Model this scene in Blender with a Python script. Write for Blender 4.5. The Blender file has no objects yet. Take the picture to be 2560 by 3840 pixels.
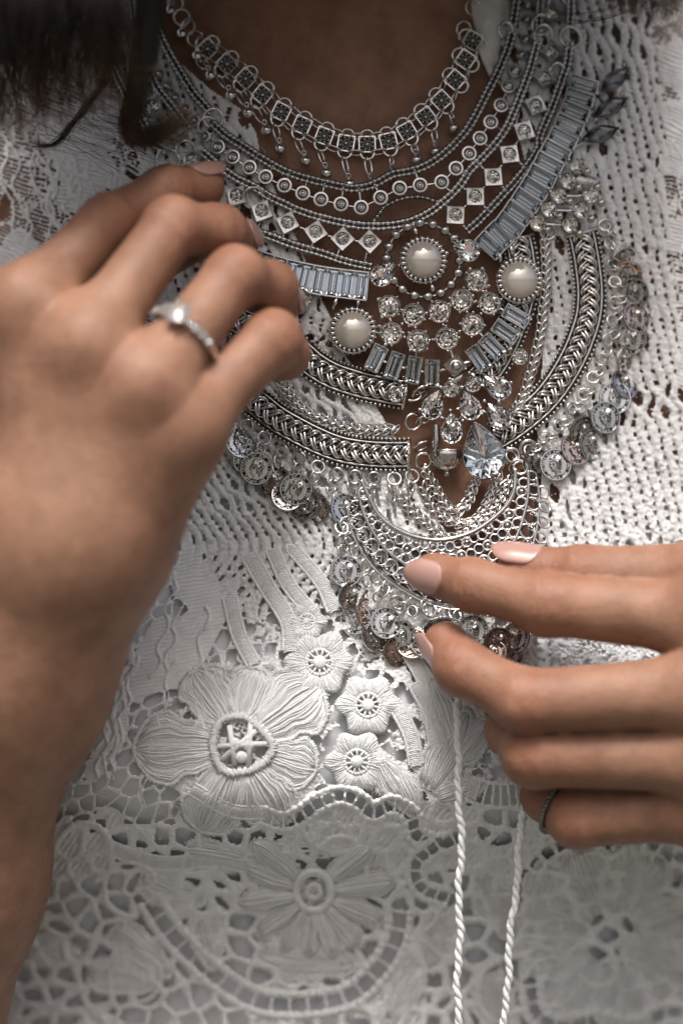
# A woman in a white lace dress holding a layered silver necklace: close-up of the chest and both hands.
import bpy, math, random
import numpy as np
from mathutils import Matrix, Vector

SC = bpy.context.scene
COL = SC.collection
R = math.radians

# ------------------------------------------------------------------ camera
S = 0.2 / 2560.0          # metres for one photograph pixel in the plane of the necklaces
D = 0.708                 # camera to that plane
cam_d = bpy.data.cameras.new('camera')
cam = bpy.data.objects.new('camera', cam_d)
COL.objects.link(cam)
cam.location = (0, -D, 0)
cam.rotation_euler = (R(90), 0, 0)
cam_d.sensor_fit = 'HORIZONTAL'
cam_d.sensor_width = 24.0
cam_d.lens = 24.0 * D / 0.2
cam_d.clip_start = 0.02
cam_d.clip_end = 50
cam_d.dof.use_dof = True
cam_d.dof.focus_distance = D - 0.003
cam_d.dof.aperture_fstop = 3.4
SC.camera = cam

# ------------------------------------------------------------------ daylight
SUN_EL, SUN_AZ = 62.0, -2.0      # veiled sun high in front of the woman
w = bpy.data.worlds.new('World')
SC.world = w
w.use_nodes = True
nt = w.node_tree
bg = nt.nodes['Background']
sky = nt.nodes.new('ShaderNodeTexSky')
sky.sky_type = 'NISHITA'
sky.sun_disc = False
sky.sun_elevation = R(SUN_EL)
sky.sun_rotation = R(180 - SUN_AZ)
sky.air_density = .8
sky.dust_density = 9.0
sky.ozone_density = 0.3
nt.links.new(sky.outputs[0], bg.inputs[0])
bg.inputs[1].default_value = 0.06
sun_d = bpy.data.lights.new('sun', 'SUN')
sun_d.energy = 1.5
sun_d.angle = R(18)
sun_d.color = (0.97, 0.985, 1.0)
sun = bpy.data.objects.new('sun', sun_d)
COL.objects.link(sun)
_d = Vector((math.sin(R(SUN_AZ)) * math.cos(R(SUN_EL)), -math.cos(R(SUN_AZ)) * math.cos(R(SUN_EL)), math.sin(R(SUN_EL))))
sun.rotation_euler = (-_d).to_track_quat('-Z', 'Y').to_euler()
sun.location = _d * 3

vs = SC.view_settings
vs.view_transform = 'Standard'
vs.look = 'None'
vs.exposure = 1.52
vs.gamma = 1.0
vs.use_curve_mapping = False
SC.render.engine = 'CYCLES'
SC.cycles.max_bounces = 10
SC.cycles.transmission_bounces = 8
SC.cycles.glossy_bounces = 6
SC.cycles.diffuse_bounces = 3
SC.cycles.caustics_refractive = True
SC.cycles.caustics_reflective = True
SC.cycles.sample_clamp_indirect = 6.0
SC.cycles.blur_glossy = 0.3
SC.cycles.use_adaptive_sampling = True
SC.cycles.adaptive_threshold = 0.015
SC.cycles.use_denoising = True
SC.cycles.denoiser = 'OPENIMAGEDENOISE'
SC.cycles.denoising_prefilter = 'ACCURATE'

rng = np.random.default_rng(7)
random.seed(7)

# ------------------------------------------------------------------ the front of the chest as a depth function
_zt = np.array([-.60, -.40, -.28, -.22, -.17, -.145, -.125, -.108, -.097, -.083, -.060, -.03, 0, .05, .10, .125, .15, .17, .20, .26])
_yt = np.array([.075, .066, .055, .049, .042, .037, .030, .018, .007, -.003, -.0045, -.0015, 0, .002, .006, .010, .017, .026, .040, .055])
_zz = np.linspace(-.6, .26, 1200)
_yy = np.interp(_zz, _zt, _yt)
_ker = np.exp(-np.linspace(-2.2, 2.2, 33) ** 2); _ker /= _ker.sum()
_yy = np.convolve(np.pad(_yy, 16, mode='edge'), _ker, mode='valid')

def T(x, z):
    y = np.interp(z, _zz, _yy) + 1.7 * x * x
    y = y - .011 * np.exp(-((x + .050) / .048) ** 2 - ((z + .062) / .042) ** 2)
    y = y - .009 * np.exp(-((x - .080) / .048) ** 2 - ((z + .058) / .045) ** 2)
    y = y + .004 * np.exp(-((x - .030) / .018) ** 2 - ((z - .01) / .05) ** 2)
    return y

def P(px, py, h=0.0):
    """photo pixel and height (in pixels) above the chest -> points in the place"""
    px = np.asarray(px, float); py = np.asarray(py, float); h = np.asarray(h, float)
    y = np.zeros(np.broadcast(px, py, h).shape)
    for _ in range(6):
        k = (D + y) / D * S
        y = T((px - 1280) * k, (1920 - py) * k) - h * k
    k = (D + y) / D * S
    return np.stack([(px - 1280) * k, y, (1920 - py) * k], -1)

def Q(px, py, d):
    """photo pixel at a distance d (metres) in front of the plane of the necklaces"""
    k = (D - d) / D * S
    return np.array([(px - 1280) * k, -d, (1920 - py) * k])

def frame(px, py, h, ang=0.0, tiltx=0.0, tilty=0.0, scale=1.0, flat=0.0):
    """matrix whose local x,y lie on the chest (1 unit = 1 pixel), local z points out; ang counter-clockwise"""
    p = P(px, py, h); e = 6.0
    ex = P(px + e, py, h) - P(px - e, py, h)
    ey = P(px, py - e, h) - P(px, py + e, h)
    ex = Vector(ex).normalized(); ey = Vector(ey).normalized()
    n = ex.cross(ey).normalized()
    if flat:
        n = (n * (1 - flat) + Vector((0, -1, 0)) * flat).normalized()
    ex = (ex - n * ex.dot(n)).normalized()
    ey = n.cross(ex)
    m = Matrix((ex, ey, n)).transposed().to_4x4()
    m = m @ Matrix.Rotation(R(ang), 4, 'Z') @ Matrix.Rotation(R(tiltx), 4, 'X') @ Matrix.Rotation(R(tilty), 4, 'Y')
    k = S * (D + p[1]) / D * scale
    return Matrix.Translation(Vector(p)) @ m @ Matrix.Scale(k, 4)

# ------------------------------------------------------------------ objects
def empty(name, loc=(0, 0, 0), parent=None):
    o = bpy.data.objects.new(name, None)
    o.empty_display_size = .01
    COL.objects.link(o)
    o.location = loc
    if parent: o.parent = parent
    return o

def tag(o, label=None, cat=None, group=None, kind=None):
    if label: o['label'] = label
    if cat: o['category'] = cat
    if group: o['group'] = group
    if kind: o['kind'] = kind
    return o

WM = {}   # world matrix of every object made, for parenting without a depsgraph
def link(name, me, parent=None, mw=None):
    o = bpy.data.objects.new(name, me)
    COL.objects.link(o)
    mw = mw.copy() if mw is not None else Matrix.Identity(4)
    WM[o] = mw
    if parent is not None:
        o.parent = parent
        pm = WM.get(parent)
        if pm is None: pm = Matrix.Translation(parent.location)
        o.matrix_parent_inverse = pm.inverted()
    o.matrix_basis = mw
    return o

def mesh_np(name, v, quads=None, tris=None, mat=None, smooth=True):
    me = bpy.data.meshes.new(name)
    v = np.asarray(v, np.float32)
    nq = 0 if quads is None else len(quads); ntri = 0 if tris is None else len(tris)
    me.vertices.add(len(v)); me.vertices.foreach_set('co', v.ravel())
    parts = []; tot = []
    if nq: parts.append(np.asarray(quads, np.int32).ravel()); tot.append(np.full(nq, 4, np.int32))
    if ntri: parts.append(np.asarray(tris, np.int32).ravel()); tot.append(np.full(ntri, 3, np.int32))
    li = np.concatenate(parts); tt = np.concatenate(tot)
    me.loops.add(len(li)); me.loops.foreach_set('vertex_index', li)
    st = np.concatenate([[0], np.cumsum(tt)[:-1]]).astype(np.int32)
    me.polygons.add(len(tt)); me.polygons.foreach_set('loop_start', st)
    me.update(calc_edges=True)
    me.polygons.foreach_set('use_smooth', np.full(len(tt), smooth, bool))
    if mat is not None: me.materials.append(mat)
    me.update()
    return me

def attr(me, name, val):
    a = me.attributes.new(name, 'FLOAT', 'POINT')
    a.data.foreach_set('value', np.asarray(val, np.float32))

# ------------------------------------------------------------------ materials
def mat(name, base=(.5, .5, .5), rough=.5, metal=0.0, **kw):
    m = bpy.data.materials.new(name)
    m.use_nodes = True
    b = m.node_tree.nodes['Principled BSDF']
    b.inputs['Base Color'].default_value = (*base, 1)
    b.inputs['Roughness'].default_value = rough
    b.inputs['Metallic'].default_value = metal
    for k, v in kw.items():
        b.inputs[k.replace('_', ' ')].default_value = v
    return m

def nodes(m): return m.node_tree.nodes, m.node_tree.links, m.node_tree.nodes['Principled BSDF']

def noise(m, scale, detail=3, rough=.55, vec=None):
    N, L, b = nodes(m)
    n = N.new('ShaderNodeTexNoise')
    n.inputs['Scale'].default_value = scale; n.inputs['Detail'].default_value = detail; n.inputs['Roughness'].default_value = rough
    if vec is None:
        tc = N.new('ShaderNodeTexCoord'); vec = tc.outputs['Object']
    L.new(vec, n.inputs['Vector'])
    return n.outputs[0]

def ramp(m, fac, stops):
    N, L, b = nodes(m)
    r = N.new('ShaderNodeValToRGB')
    while len(r.color_ramp.elements) < len(stops): r.color_ramp.elements.new(.5)
    for e, (p, c) in zip(r.color_ramp.elements, stops):
        e.position = p; e.color = (*c, 1) if len(c) == 3 else c
    L.new(fac, r.inputs[0])
    return r.outputs[0]

def bump(m, fac, strength, dist):
    N, L, b = nodes(m)
    u = N.new('ShaderNodeBump'); u.inputs['Strength'].default_value = strength; u.inputs['Distance'].default_value = dist
    L.new(fac, u.inputs['Height'])
    if b.inputs['Normal'].is_linked:
        L.new(b.inputs['Normal'].links[0].from_socket, u.inputs['Normal'])
    L.new(u.outputs[0], b.inputs['Normal'])

def metal_mat(name, c0, c1, r0, r1, sc=900, bmp=.00002):
    """silver plate: worn bright and dull patches, fine scratches"""
    m = mat(name, c0, r0, 1.0)
    N, L, b = nodes(m)
    g = N.new('ShaderNodeNewGeometry')
    n1 = noise(m, sc, 4, .6, g.outputs['Position'])
    L.new(ramp(m, n1, [(.35, c0), (.7, c1)]), b.inputs['Base Color'])
    mr = N.new('ShaderNodeMapRange'); mr.inputs[1].default_value = .3; mr.inputs[2].default_value = .72
    mr.inputs[3].default_value = r0; mr.inputs[4].default_value = r1
    L.new(noise(m, sc * 1.7, 3, .6, g.outputs['Position']), mr.inputs[0]); L.new(mr.outputs[0], b.inputs['Roughness'])
    bump(m, noise(m, sc * 2.2, 3, .6, g.outputs['Position']), .5, bmp)
    return m

M = {}
M['silver'] = metal_mat('polished_silver', (.74, .72, .695), (.50, .485, .46), .08, .24)
M['antique'] = metal_mat('antique_silver', (.60, .585, .56), (.34, .325, .31), .12, .32, 1100, .00003)
M['satin'] = metal_mat('brushed_silver', (.66, .65, .63), (.48, .47, .45), .26, .44, 1500, .00004)
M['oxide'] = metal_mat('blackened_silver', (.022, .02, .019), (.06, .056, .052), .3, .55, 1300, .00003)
M['foil'] = mat('stone_foil', (.84, .84, .84), .05, 1.0)
M['foil_warm'] = mat('stone_foil_warm', (.84, .83, .80), .05, 1.0)
M['foil_grey'] = mat('stone_foil_grey', (.40, .455, .49), .04, 1.0)
M['foil_cool'] = mat('stone_foil_cool', (.68, .73, .77), .04, 1.0)
M['dark_silver'] = metal_mat('dark_silver', (.24, .23, .22), (.10, .096, .092), .2, .4)
M['foil_smoke'] = mat('stone_foil_smoke', (.24, .25, .26), .06, 1.0)
def glass(name, col, ior=1.55, rough=0.0):
    m = bpy.data.materials.new(name); m.use_nodes = True
    b = m.node_tree.nodes['Principled BSDF']
    b.inputs['Base Color'].default_value = (*col, 1); b.inputs['Roughness'].default_value = rough
    b.inputs['IOR'].default_value = ior; b.inputs['Transmission Weight'].default_value = 1.0
    return m
M['crystal'] = glass('crystal', (1.0, .985, .965), 1.58, .005)
M['crystal_warm'] = glass('crystal_warm', (1.0, .985, .965), 1.58, .005)
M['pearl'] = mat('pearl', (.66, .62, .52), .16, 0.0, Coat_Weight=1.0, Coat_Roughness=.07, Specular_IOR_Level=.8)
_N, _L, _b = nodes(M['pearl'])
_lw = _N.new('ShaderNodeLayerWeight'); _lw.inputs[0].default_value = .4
_L.new(ramp(M['pearl'], _lw.outputs['Facing'], [(0, (.66, .63, .55)), (.5, (.50, .47, .40)), (1, (.34, .33, .28))]), _b.inputs['Base Color'])  # rim shade put into the pearl's colour, darker at grazing angles
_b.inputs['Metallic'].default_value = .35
# ------------------------------------------------------------------ signed distances -> one continuous skin
def seg(p, a, b, ra, rb, fl=None):
    a = np.asarray(a, np.float32); b = np.asarray(b, np.float32)
    ab = b - a; pa = p - a
    t = np.clip((pa @ ab) / max(float(ab @ ab), 1e-12), 0, 1)
    q = pa - t[:, None] * ab
    return np.sqrt(np.einsum('ij,ij->i', q, q)) - (ra + t * (rb - ra))

def ball(p, c, r):
    q = p - np.asarray(c, np.float32)
    return np.sqrt(np.einsum('ij,ij->i', q, q)) - r

def smin(a, b, k):
    h = np.clip(.5 + .5 * (b - a) / k, 0, 1)
    return b + (a - b) * h - k * h * (1 - h)

def nets(f, lo, hi, h, nb=6):
    """surface nets over a sparse set of blocks"""
    lo = np.asarray(lo, float); n = np.ceil((np.asarray(hi) - lo) / (h * nb)).astype(int)
    c = np.stack(np.meshgrid(*[np.arange(k) for k in n], indexing='ij'), -1).reshape(-1, 3)
    cen = (lo + (c + .5) * h * nb).astype(np.float32)
    dc = f(cen)
    F = np.repeat(np.repeat(np.repeat(dc.reshape(n), nb, 0), nb, 1), nb, 2).astype(np.float32)
    act = c[np.abs(dc) < h * nb * 1.25]
    off = np.stack(np.meshgrid(*[np.arange(nb)] * 3, indexing='ij'), -1).reshape(-1, 3)
    idx = (act[:, None, :] * nb + off[None]).reshape(-1, 3)
    val = np.empty(len(idx), np.float32)
    for s in range(0, len(idx), 400000):
        val[s:s + 400000] = f((lo + idx[s:s + 400000] * h).astype(np.float32))
    F[idx[:, 0], idx[:, 1], idx[:, 2]] = val
    sg = F < 0
    cnt = np.zeros(np.array(F.shape) - 1, np.int8)
    for dx in (0, 1):
        for dy in (0, 1):
            for dz in (0, 1):
                cnt += sg[dx:F.shape[0] - 1 + dx, dy:F.shape[1] - 1 + dy, dz:F.shape[2] - 1 + dz]
    ci = np.argwhere((cnt > 0) & (cnt < 8))
    num = np.zeros((len(ci), 3)); den = np.zeros(len(ci))
    cor = np.array([[i, j, k] for i in (0, 1) for j in (0, 1) for k in (0, 1)])
    fv = np.stack([F[tuple((ci + o).T)] for o in cor], 1)
    for a in range(8):
        for b in range(a + 1, 8):
            if np.abs(cor[a] - cor[b]).sum() != 1: continue
            m = (fv[:, a] < 0) != (fv[:, b] < 0)
            t = fv[m, a] / (fv[m, a] - fv[m, b])
            num[m] += cor[a] + t[:, None] * (cor[b] - cor[a]); den[m] += 1
    v = lo + (ci + num / den[:, None]) * h
    im = np.full(cnt.shape, -1, np.int32); im[tuple(ci.T)] = np.arange(len(ci))
    quads = []
    for ax in range(3):
        sl0 = [slice(1, -1)] * 3; sl1 = [slice(1, -1)] * 3
        sl0[ax] = slice(0, -1); sl1[ax] = slice(1, None)
        a = sg[tuple(sl0)]; b = sg[tuple(sl1)]
        e = np.argwhere(a != b); ins = a[tuple(e.T)]
        o = np.ones(3, int); o[ax] = 0; e = e + o
        u, w_ = [(1, 2), (2, 0), (0, 1)][ax]
        eu = np.zeros(3, int); eu[u] = 1; ew = np.zeros(3, int); ew[w_] = 1
        q = np.stack([im[tuple((e - eu - ew).T)], im[tuple((e - ew).T)], im[tuple(e.T)], im[tuple((e - eu).T)]], 1)
        q[~ins] = q[~ins][:, ::-1]
        quads.append(q[(q >= 0).all(1)])
    return v, np.concatenate(quads)

MM = .001
class Hand:
    """chains: list of (points, radii) ; metacarpals blended into a palm"""
    def __init__(s, wrist, fore, fingers, thumb, side):
        s.wrist, s.fore, s.fingers, s.thumb, s.side = wrist, fore, fingers, thumb, side
        s.creases = []
        for ch, rr in fingers + [thumb]:
            for k in range(1, len(ch) - 1):
                a, b, c = (np.array(ch[i]) for i in (k - 1, k, k + 1))
                ax = (c - a) / np.linalg.norm(c - a)
                s.creases.append((b, ax, rr[k]))
    def palm(s, p):
        W = s.wrist
        d = None
        for ch, rr in s.fingers:
            m = np.array(ch[0])
            base = W[0] + (m - W[0]) * .14
            x = seg(p, base, m, 11.5 * MM, rr[0] * 1.04)
            d = x if d is None else smin(d, x, 12 * MM)
        # thenar side and the fill of the palm towards the chest
        for a, b, ra, rb in W[1]:
            d = smin(d, seg(p, a, b, ra, rb), 10 * MM)
        for (a, b, ra, rb) in s.fore:
            d = smin(d, seg(p, a, b, ra, rb), 16 * MM)
        return d
    def __call__(s, p):
        base = s.palm(p)
        out = base
        for (ch, rr), k in [(f, 8.0 * MM) for f in s.fingers] + [(s.thumb, 9 * MM)]:
            d = None
            for i in range(len(ch) - 1):
                md_ = (ch[i] + ch[i + 1]) / 2; rm = (rr[i] + rr[i + 1]) * .5 * .925
                x = np.minimum(seg(p, ch[i], md_, rr[i] * .97, rm), seg(p, md_, ch[i + 1], rm, rr[i + 1] * .97))
                d = x if d is None else smin(d, x, 3.0 * MM)
            for i in range(1, len(ch) - 1):
                d = smin(d, ball(p, ch[i], rr[i] * .95), 2.0 * MM)
            out = np.minimum(out, smin(base, d, k))
        return out

def finger(pts, r):
    return ([Q(*p) for p in pts], [x * MM for x in r])

# hand reaching up from below, its back to the camera (index, middle, ring, little)
LF = [finger([(95, 1150, .052), (405, 838, .036), (620, 722, .026), (757, 700, .018)], [10.4, 8.1, 7.4, 6.7]),
      finger([(318, 1300, .059), (645, 850, .043), (818, 868, .031), (886, 902, .018)], [10.3, 8.3, 7.6, 6.8]),
      finger([(545, 1450, .061), (880, 1035, .046), (1014, 1080, .033), (1050, 1130, .020)], [10.2, 8.2, 7.5, 6.7]),
      finger([(680, 1600, .056), (1020, 1275, .044), (1062, 1326, .030), (1040, 1352, .018)], [9.8, 8.2, 7.1, 6.3])]
LT = finger([(60, 1900, .036), (130, 1330, .030), (480, 1010, .026), (770, 860, .020)], [14, 10.0, 9.0, 7.2])
Lw = Q(190, 2180, .046)
LH = Hand((Lw, [(Lw + np.array([-.004, .012, 0]), Q(300, 1560, .042), 15 * MM, 12.5 * MM),
                (Q(430, 2050, .042), Q(640, 1690, .050), 15 * MM, 12 * MM),
                (Q(60, 1900, .036), Q(110, 1400, .036), 14 * MM, 11.5 * MM)]),
          [(Q(210, 2000, .046), Q(60, 2500, .030), 22 * MM, 22 * MM), (Q(330, 2050, .042), Q(110, 2620, .024), 16 * MM, 18 * MM),
           (Q(60, 2500, .030), Q(-190, 3300, .000), 22 * MM, 25.5 * MM), (Q(-190, 3300, .000), Q(-560, 4500, -.045), 25.5 * MM, 36 * MM)],
          LF, LT, 1)
# hand coming in from the side, pinching the crescent (index, middle, ring, little)
RF = [finger([(2690, 2330, .036), (2055, 2268, .032), (1775, 2195, .026), (1628, 2155, .021)], [11.2, 8.9, 7.5, 6.5]),
      finger([(2690, 2590, .042), (1975, 2632, .034), (1735, 2505, .026), (1672, 2418, .020)], [11.2, 9.2, 7.9, 6.9]),
      finger([(2680, 2845, .038), (2005, 2835, .029), (1925, 2735, .019), (2000, 2650, .017)], [10.6, 9.1, 7.8, 6.8]),
      finger([(2660, 3035, .030), (2165, 3068, .022), (2055, 2985, .012), (2100, 2900, .010)], [9.6, 8.5, 7.5, 6.4])]
RT = finger([(3000, 2330, .034), (2640, 2165, .028), (2190, 2160, .024), (1950, 2128, .019)], [13, 10.6, 8.6, 6.8])
Rw = Q(3320, 2720, .040)
RH = Hand((Rw, [(Rw + np.array([0, .014, 0]), Q(2800, 2600, .036), 15 * MM, 13 * MM),
                (Q(3080, 2360, .040), Q(2700, 2230, .040), 14 * MM, 11 * MM)]),
          [(Rw, Q(3750, 2900, .040), 23 * MM, 25 * MM), (Q(3750, 2900, .040), Q(4800, 3500, -.02), 25 * MM, 36 * MM)],
          RF, RT, -1)

def relief(v, q, hand):
    """knuckle wrinkles, tendons and pores as real displacement; returns tint attributes"""
    n = np.zeros_like(v)
    a, b, c, d = (v[q[:, i]] for i in range(4))
    fn = np.cross(c - a, d - b)
    for i in range(4): np.add.at(n, q[:, i], fn)
    n /= np.linalg.norm(n, axis=1)[:, None] + 1e-12
    red = np.zeros(len(v)); disp = np.zeros(len(v))
    for c0, ax, r in hand.creases:
        x = v - c0
        t = x @ ax
        rad = np.linalg.norm(x, axis=1)
        near = np.exp(-(rad / (1.55 * r)) ** 2)
        dors = np.clip(-n[:, 1] * 1.2 + n[:, 2] * .4 + .1, 0, 1)
        wob = t + .0005 * np.sin(900 * x[:, 2] + 500 * x[:, 0])
        crease = sum(np.exp(-((wob - o * MM) / (.62 * MM)) ** 2) * s_ for o, s_ in ((-2.3, .6), (-.9, 1.), (.6, .9), (2.2, .6)))
        disp -= .0009 * near * dors * crease
        disp += .00040 * np.exp(-(rad / (1.1 * r)) ** 2) * dors
        red += near * dors * (.7 + .7 * crease)
    W0 = hand.wrist[0]
    for ch, rr in hand.fingers:      # tendons and the veins between them
        a = W0 + (ch[0] - W0) * .15; ab = ch[0] - a; L_ = np.linalg.norm(ab); ab = ab / L_
        x = v - a; t = x @ ab; q_ = x - t[:, None] * ab; q_[:, 1] *= .35
        prof = np.clip(t / L_ * 2.2, 0, 1) * np.clip((1.05 - t / L_) * 5, 0, 1)
        dors = np.clip(-n[:, 1] * 1.3, 0, 1)
        disp += .0009 * np.exp(-((q_ ** 2).sum(1)) / (.0026 ** 2)) * prof * dors
    for (c1, r1), (c2, r2) in zip(hand.fingers[:-1], hand.fingers[1:]):
        m0 = (np.array(c1[0]) + c2[0]) / 2
        disp -= .0008 * np.exp(-(np.linalg.norm((v - m0) * np.array([1, .6, 1]), axis=1) / .0075) ** 2) * np.clip(-n[:, 1] * 1.3, 0, 1)
    for ch, rr in hand.fingers:      # knuckle row
        x = v - ch[0]
        red += .35 * np.exp(-(np.linalg.norm(x, axis=1) / (1.3 * rr[0])) ** 2)
        disp += .0003 * np.exp(-(np.linalg.norm(x - np.array([0, -.006, 0]), axis=1) / (1.0 * rr[0])) ** 2)
    tipd = np.min([np.linalg.norm(v - ch[-1], axis=1) for ch, rr in hand.fingers + [hand.thumb]], axis=0)
    red += .7 * np.exp(-(tipd / .012) ** 2)
    return v + n * disp[:, None], red

def torso_sdf(p):
    x, y, z = p[:, 0], p[:, 1], p[:, 2]
    front = (T(x, z) + .0035 - y) * .85
    q = np.stack([x / .19, (y - .10) / .16], 1)
    body = (np.sqrt((q ** 2).sum(1)) - 1) * .12
    d = np.maximum(front, body)
    d = np.maximum(d, z - .175 - .0 * x)
    sh = smin(seg(p, (-.17, .12, .08), (0, .095, .14), .045, .045), seg(p, (.17, .12, .08), (0, .095, .14), .045, .045), .03)
    neck = seg(p, (0, .075, .12), (0, .045, .24), .056, .054)
    d = smin(d, smin(sh, neck, .02), .012)
    head = smin(seg(p, (0, .015, .335), (0, .0, .265), .095, .080), seg(p, (0, -.070, .196), (0, .0, .240), .034, .068), .03)  # unseen head, set low and forward to shade the throat
    head = smin(head, seg(p, (0, -.098, .255), (0, -.09, .29), .010, .007), .012)
    d = smin(d, head, .012)
    for e, sh_, r0, r1 in ((Q(-520, 4500, -.045), (-.20, .13, .08), .037, .05), (Q(4800, 3500, -.02), (.20, .13, .08), .036, .05)):
        d = smin(d, seg(p, e, sh_, r0, r1), .02)
    return d

vL, qL = nets(LH, (-.165, -.105, -.215), (.012, .075, .115), .00075)
vL, rL = relief(vL, qL, LH)
vR, qR = nets(RH, (.006, -.085, -.20), (.23, .030, .03), .00075)
vR, rR = relief(vR, qR, RH)
vT, qT = nets(torso_sdf, (-.28, -.14, -.36), (.30, .28, .46), .004)

skin = mat('skin', (.5, .3, .2), .54, Subsurface_Weight=.08, Subsurface_Scale=.003, Specular_IOR_Level=.32)
_N, _L, _b = nodes(skin)
_b.inputs['Subsurface Radius'].default_value = (1.0, .35, .2)
_at = _N.new('ShaderNodeAttribute'); _at.attribute_name = 'flush'
_g = _N.new('ShaderNodeNewGeometry')
_c0 = ramp(skin, noise(skin, 95, 6, .68, _g.outputs['Position']), [(.3, (.178, .088, .053)), (.7, (.292, .158, .100))])
_mx = _N.new('ShaderNodeMix'); _mx.data_type = 'RGBA'
_L.new(_at.outputs['Fac'], _mx.inputs[0]); _L.new(_c0, _mx.inputs[6]); _mx.inputs[7].default_value = (.235, .088, .050, 1)
_L.new(_mx.outputs[2], _b.inputs['Base Color'])
_vo = _N.new('ShaderNodeTexVoronoi'); _vo.inputs['Scale'].default_value = 1500; _L.new(_g.outputs['Position'], _vo.inputs['Vector'])
bump(skin, _vo.outputs['Distance'], .5, .0002)
bump(skin, noise(skin, 520, 5, .65, _g.outputs['Position']), .55, .0005)

person = empty('person', (0, .05, -.33))
tag(person, 'woman in a white lace dress lifting her layered silver necklaces with both hands', 'person')
oL, oR = len(vT), len(vT) + len(vL)
body_me = mesh_np('body', np.concatenate([vT, vL, vR]), np.concatenate([qT, qL + oL, qR + oR]), None, skin)
attr(body_me, 'flush', np.clip(np.concatenate([np.zeros(len(vT)), rL, rR]) * .5, 0, 1))
body = link('body', body_me, person)
print('body', len(vT), len(vL), len(vR))

# fingernails: curved plates sitting in the fingertips
nailm = mat('fingernail', (.34, .20, .165), .28, Subsurface_Weight=.1, Subsurface_Scale=.002, Coat_Weight=.2, Coat_Roughness=.2)
def nail(tip, prev, r, up, L=11.5, Wd=9.0, back=.42):
    tip = np.array(tip); prev = np.array(prev)
    ax = (tip - prev) / np.linalg.norm(tip - prev)
    up = np.array(up, float); up -= ax * (up @ ax); up /= np.linalg.norm(up)
    sd = np.cross(ax, up)
    nu, nv = 13, 15
    v = []
    for j in range(nv):
        t = j / (nv - 1)
        wd = Wd * .5 * MM * (1 - .28 * max(0, (t - .62) / .38) ** 2 - .22 * max(0, (.25 - t) / .25) ** 2)
        for i in range(nu):
            s_ = i / (nu - 1) * 2 - 1
            th = s_ * wd / (r * 1.02)
            tt = t - .13 * s_ * s_ * (1 if t > .5 else -1) * abs(t - .5) * 2
            lift = r * .995 - .0010 * max(0, (t - .55)) ** 2 * 4 + .0002
            v.append(tip + ax * ((tt - back) * L * MM) + up * (math.cos(th) * lift) + sd * (math.sin(th) * lift))
    q = [[j * nu + i, j * nu + i + 1, (j + 1) * nu + i + 1, (j + 1) * nu + i] for j in range(nv - 1) for i in range(nu - 1)]
    o = link('fingernail', mesh_np('fingernail', v, q, None, nailm), body)
    md = o.modifiers.new('thick', 'SOLIDIFY'); md.thickness = .0005; md.offset = 0
    return o
nail(LF[0][0][3], LF[0][0][2], 6.7 * MM, (-.15, -.55, .80), 12.5, 10.5)
nail(LF[1][0][3], LF[1][0][2], 6.75 * MM, (.75, -.35, .35))
nail(LF[2][0][3], LF[2][0][2], 6.65 * MM, (.8, -.3, .2))
nail(RF[0][0][3], RF[0][0][2], 6.5 * MM, (-.30, -.9, -.10), 12, 10)
nail(RF[1][0][3], RF[1][0][2], 6.9 * MM, (-.97, -.10, -.2), 12, 10)
nail(RT[0][3], RT[0][2], 6.8 * MM, (-.1, -.55, .85), 14.5, 11)
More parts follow.
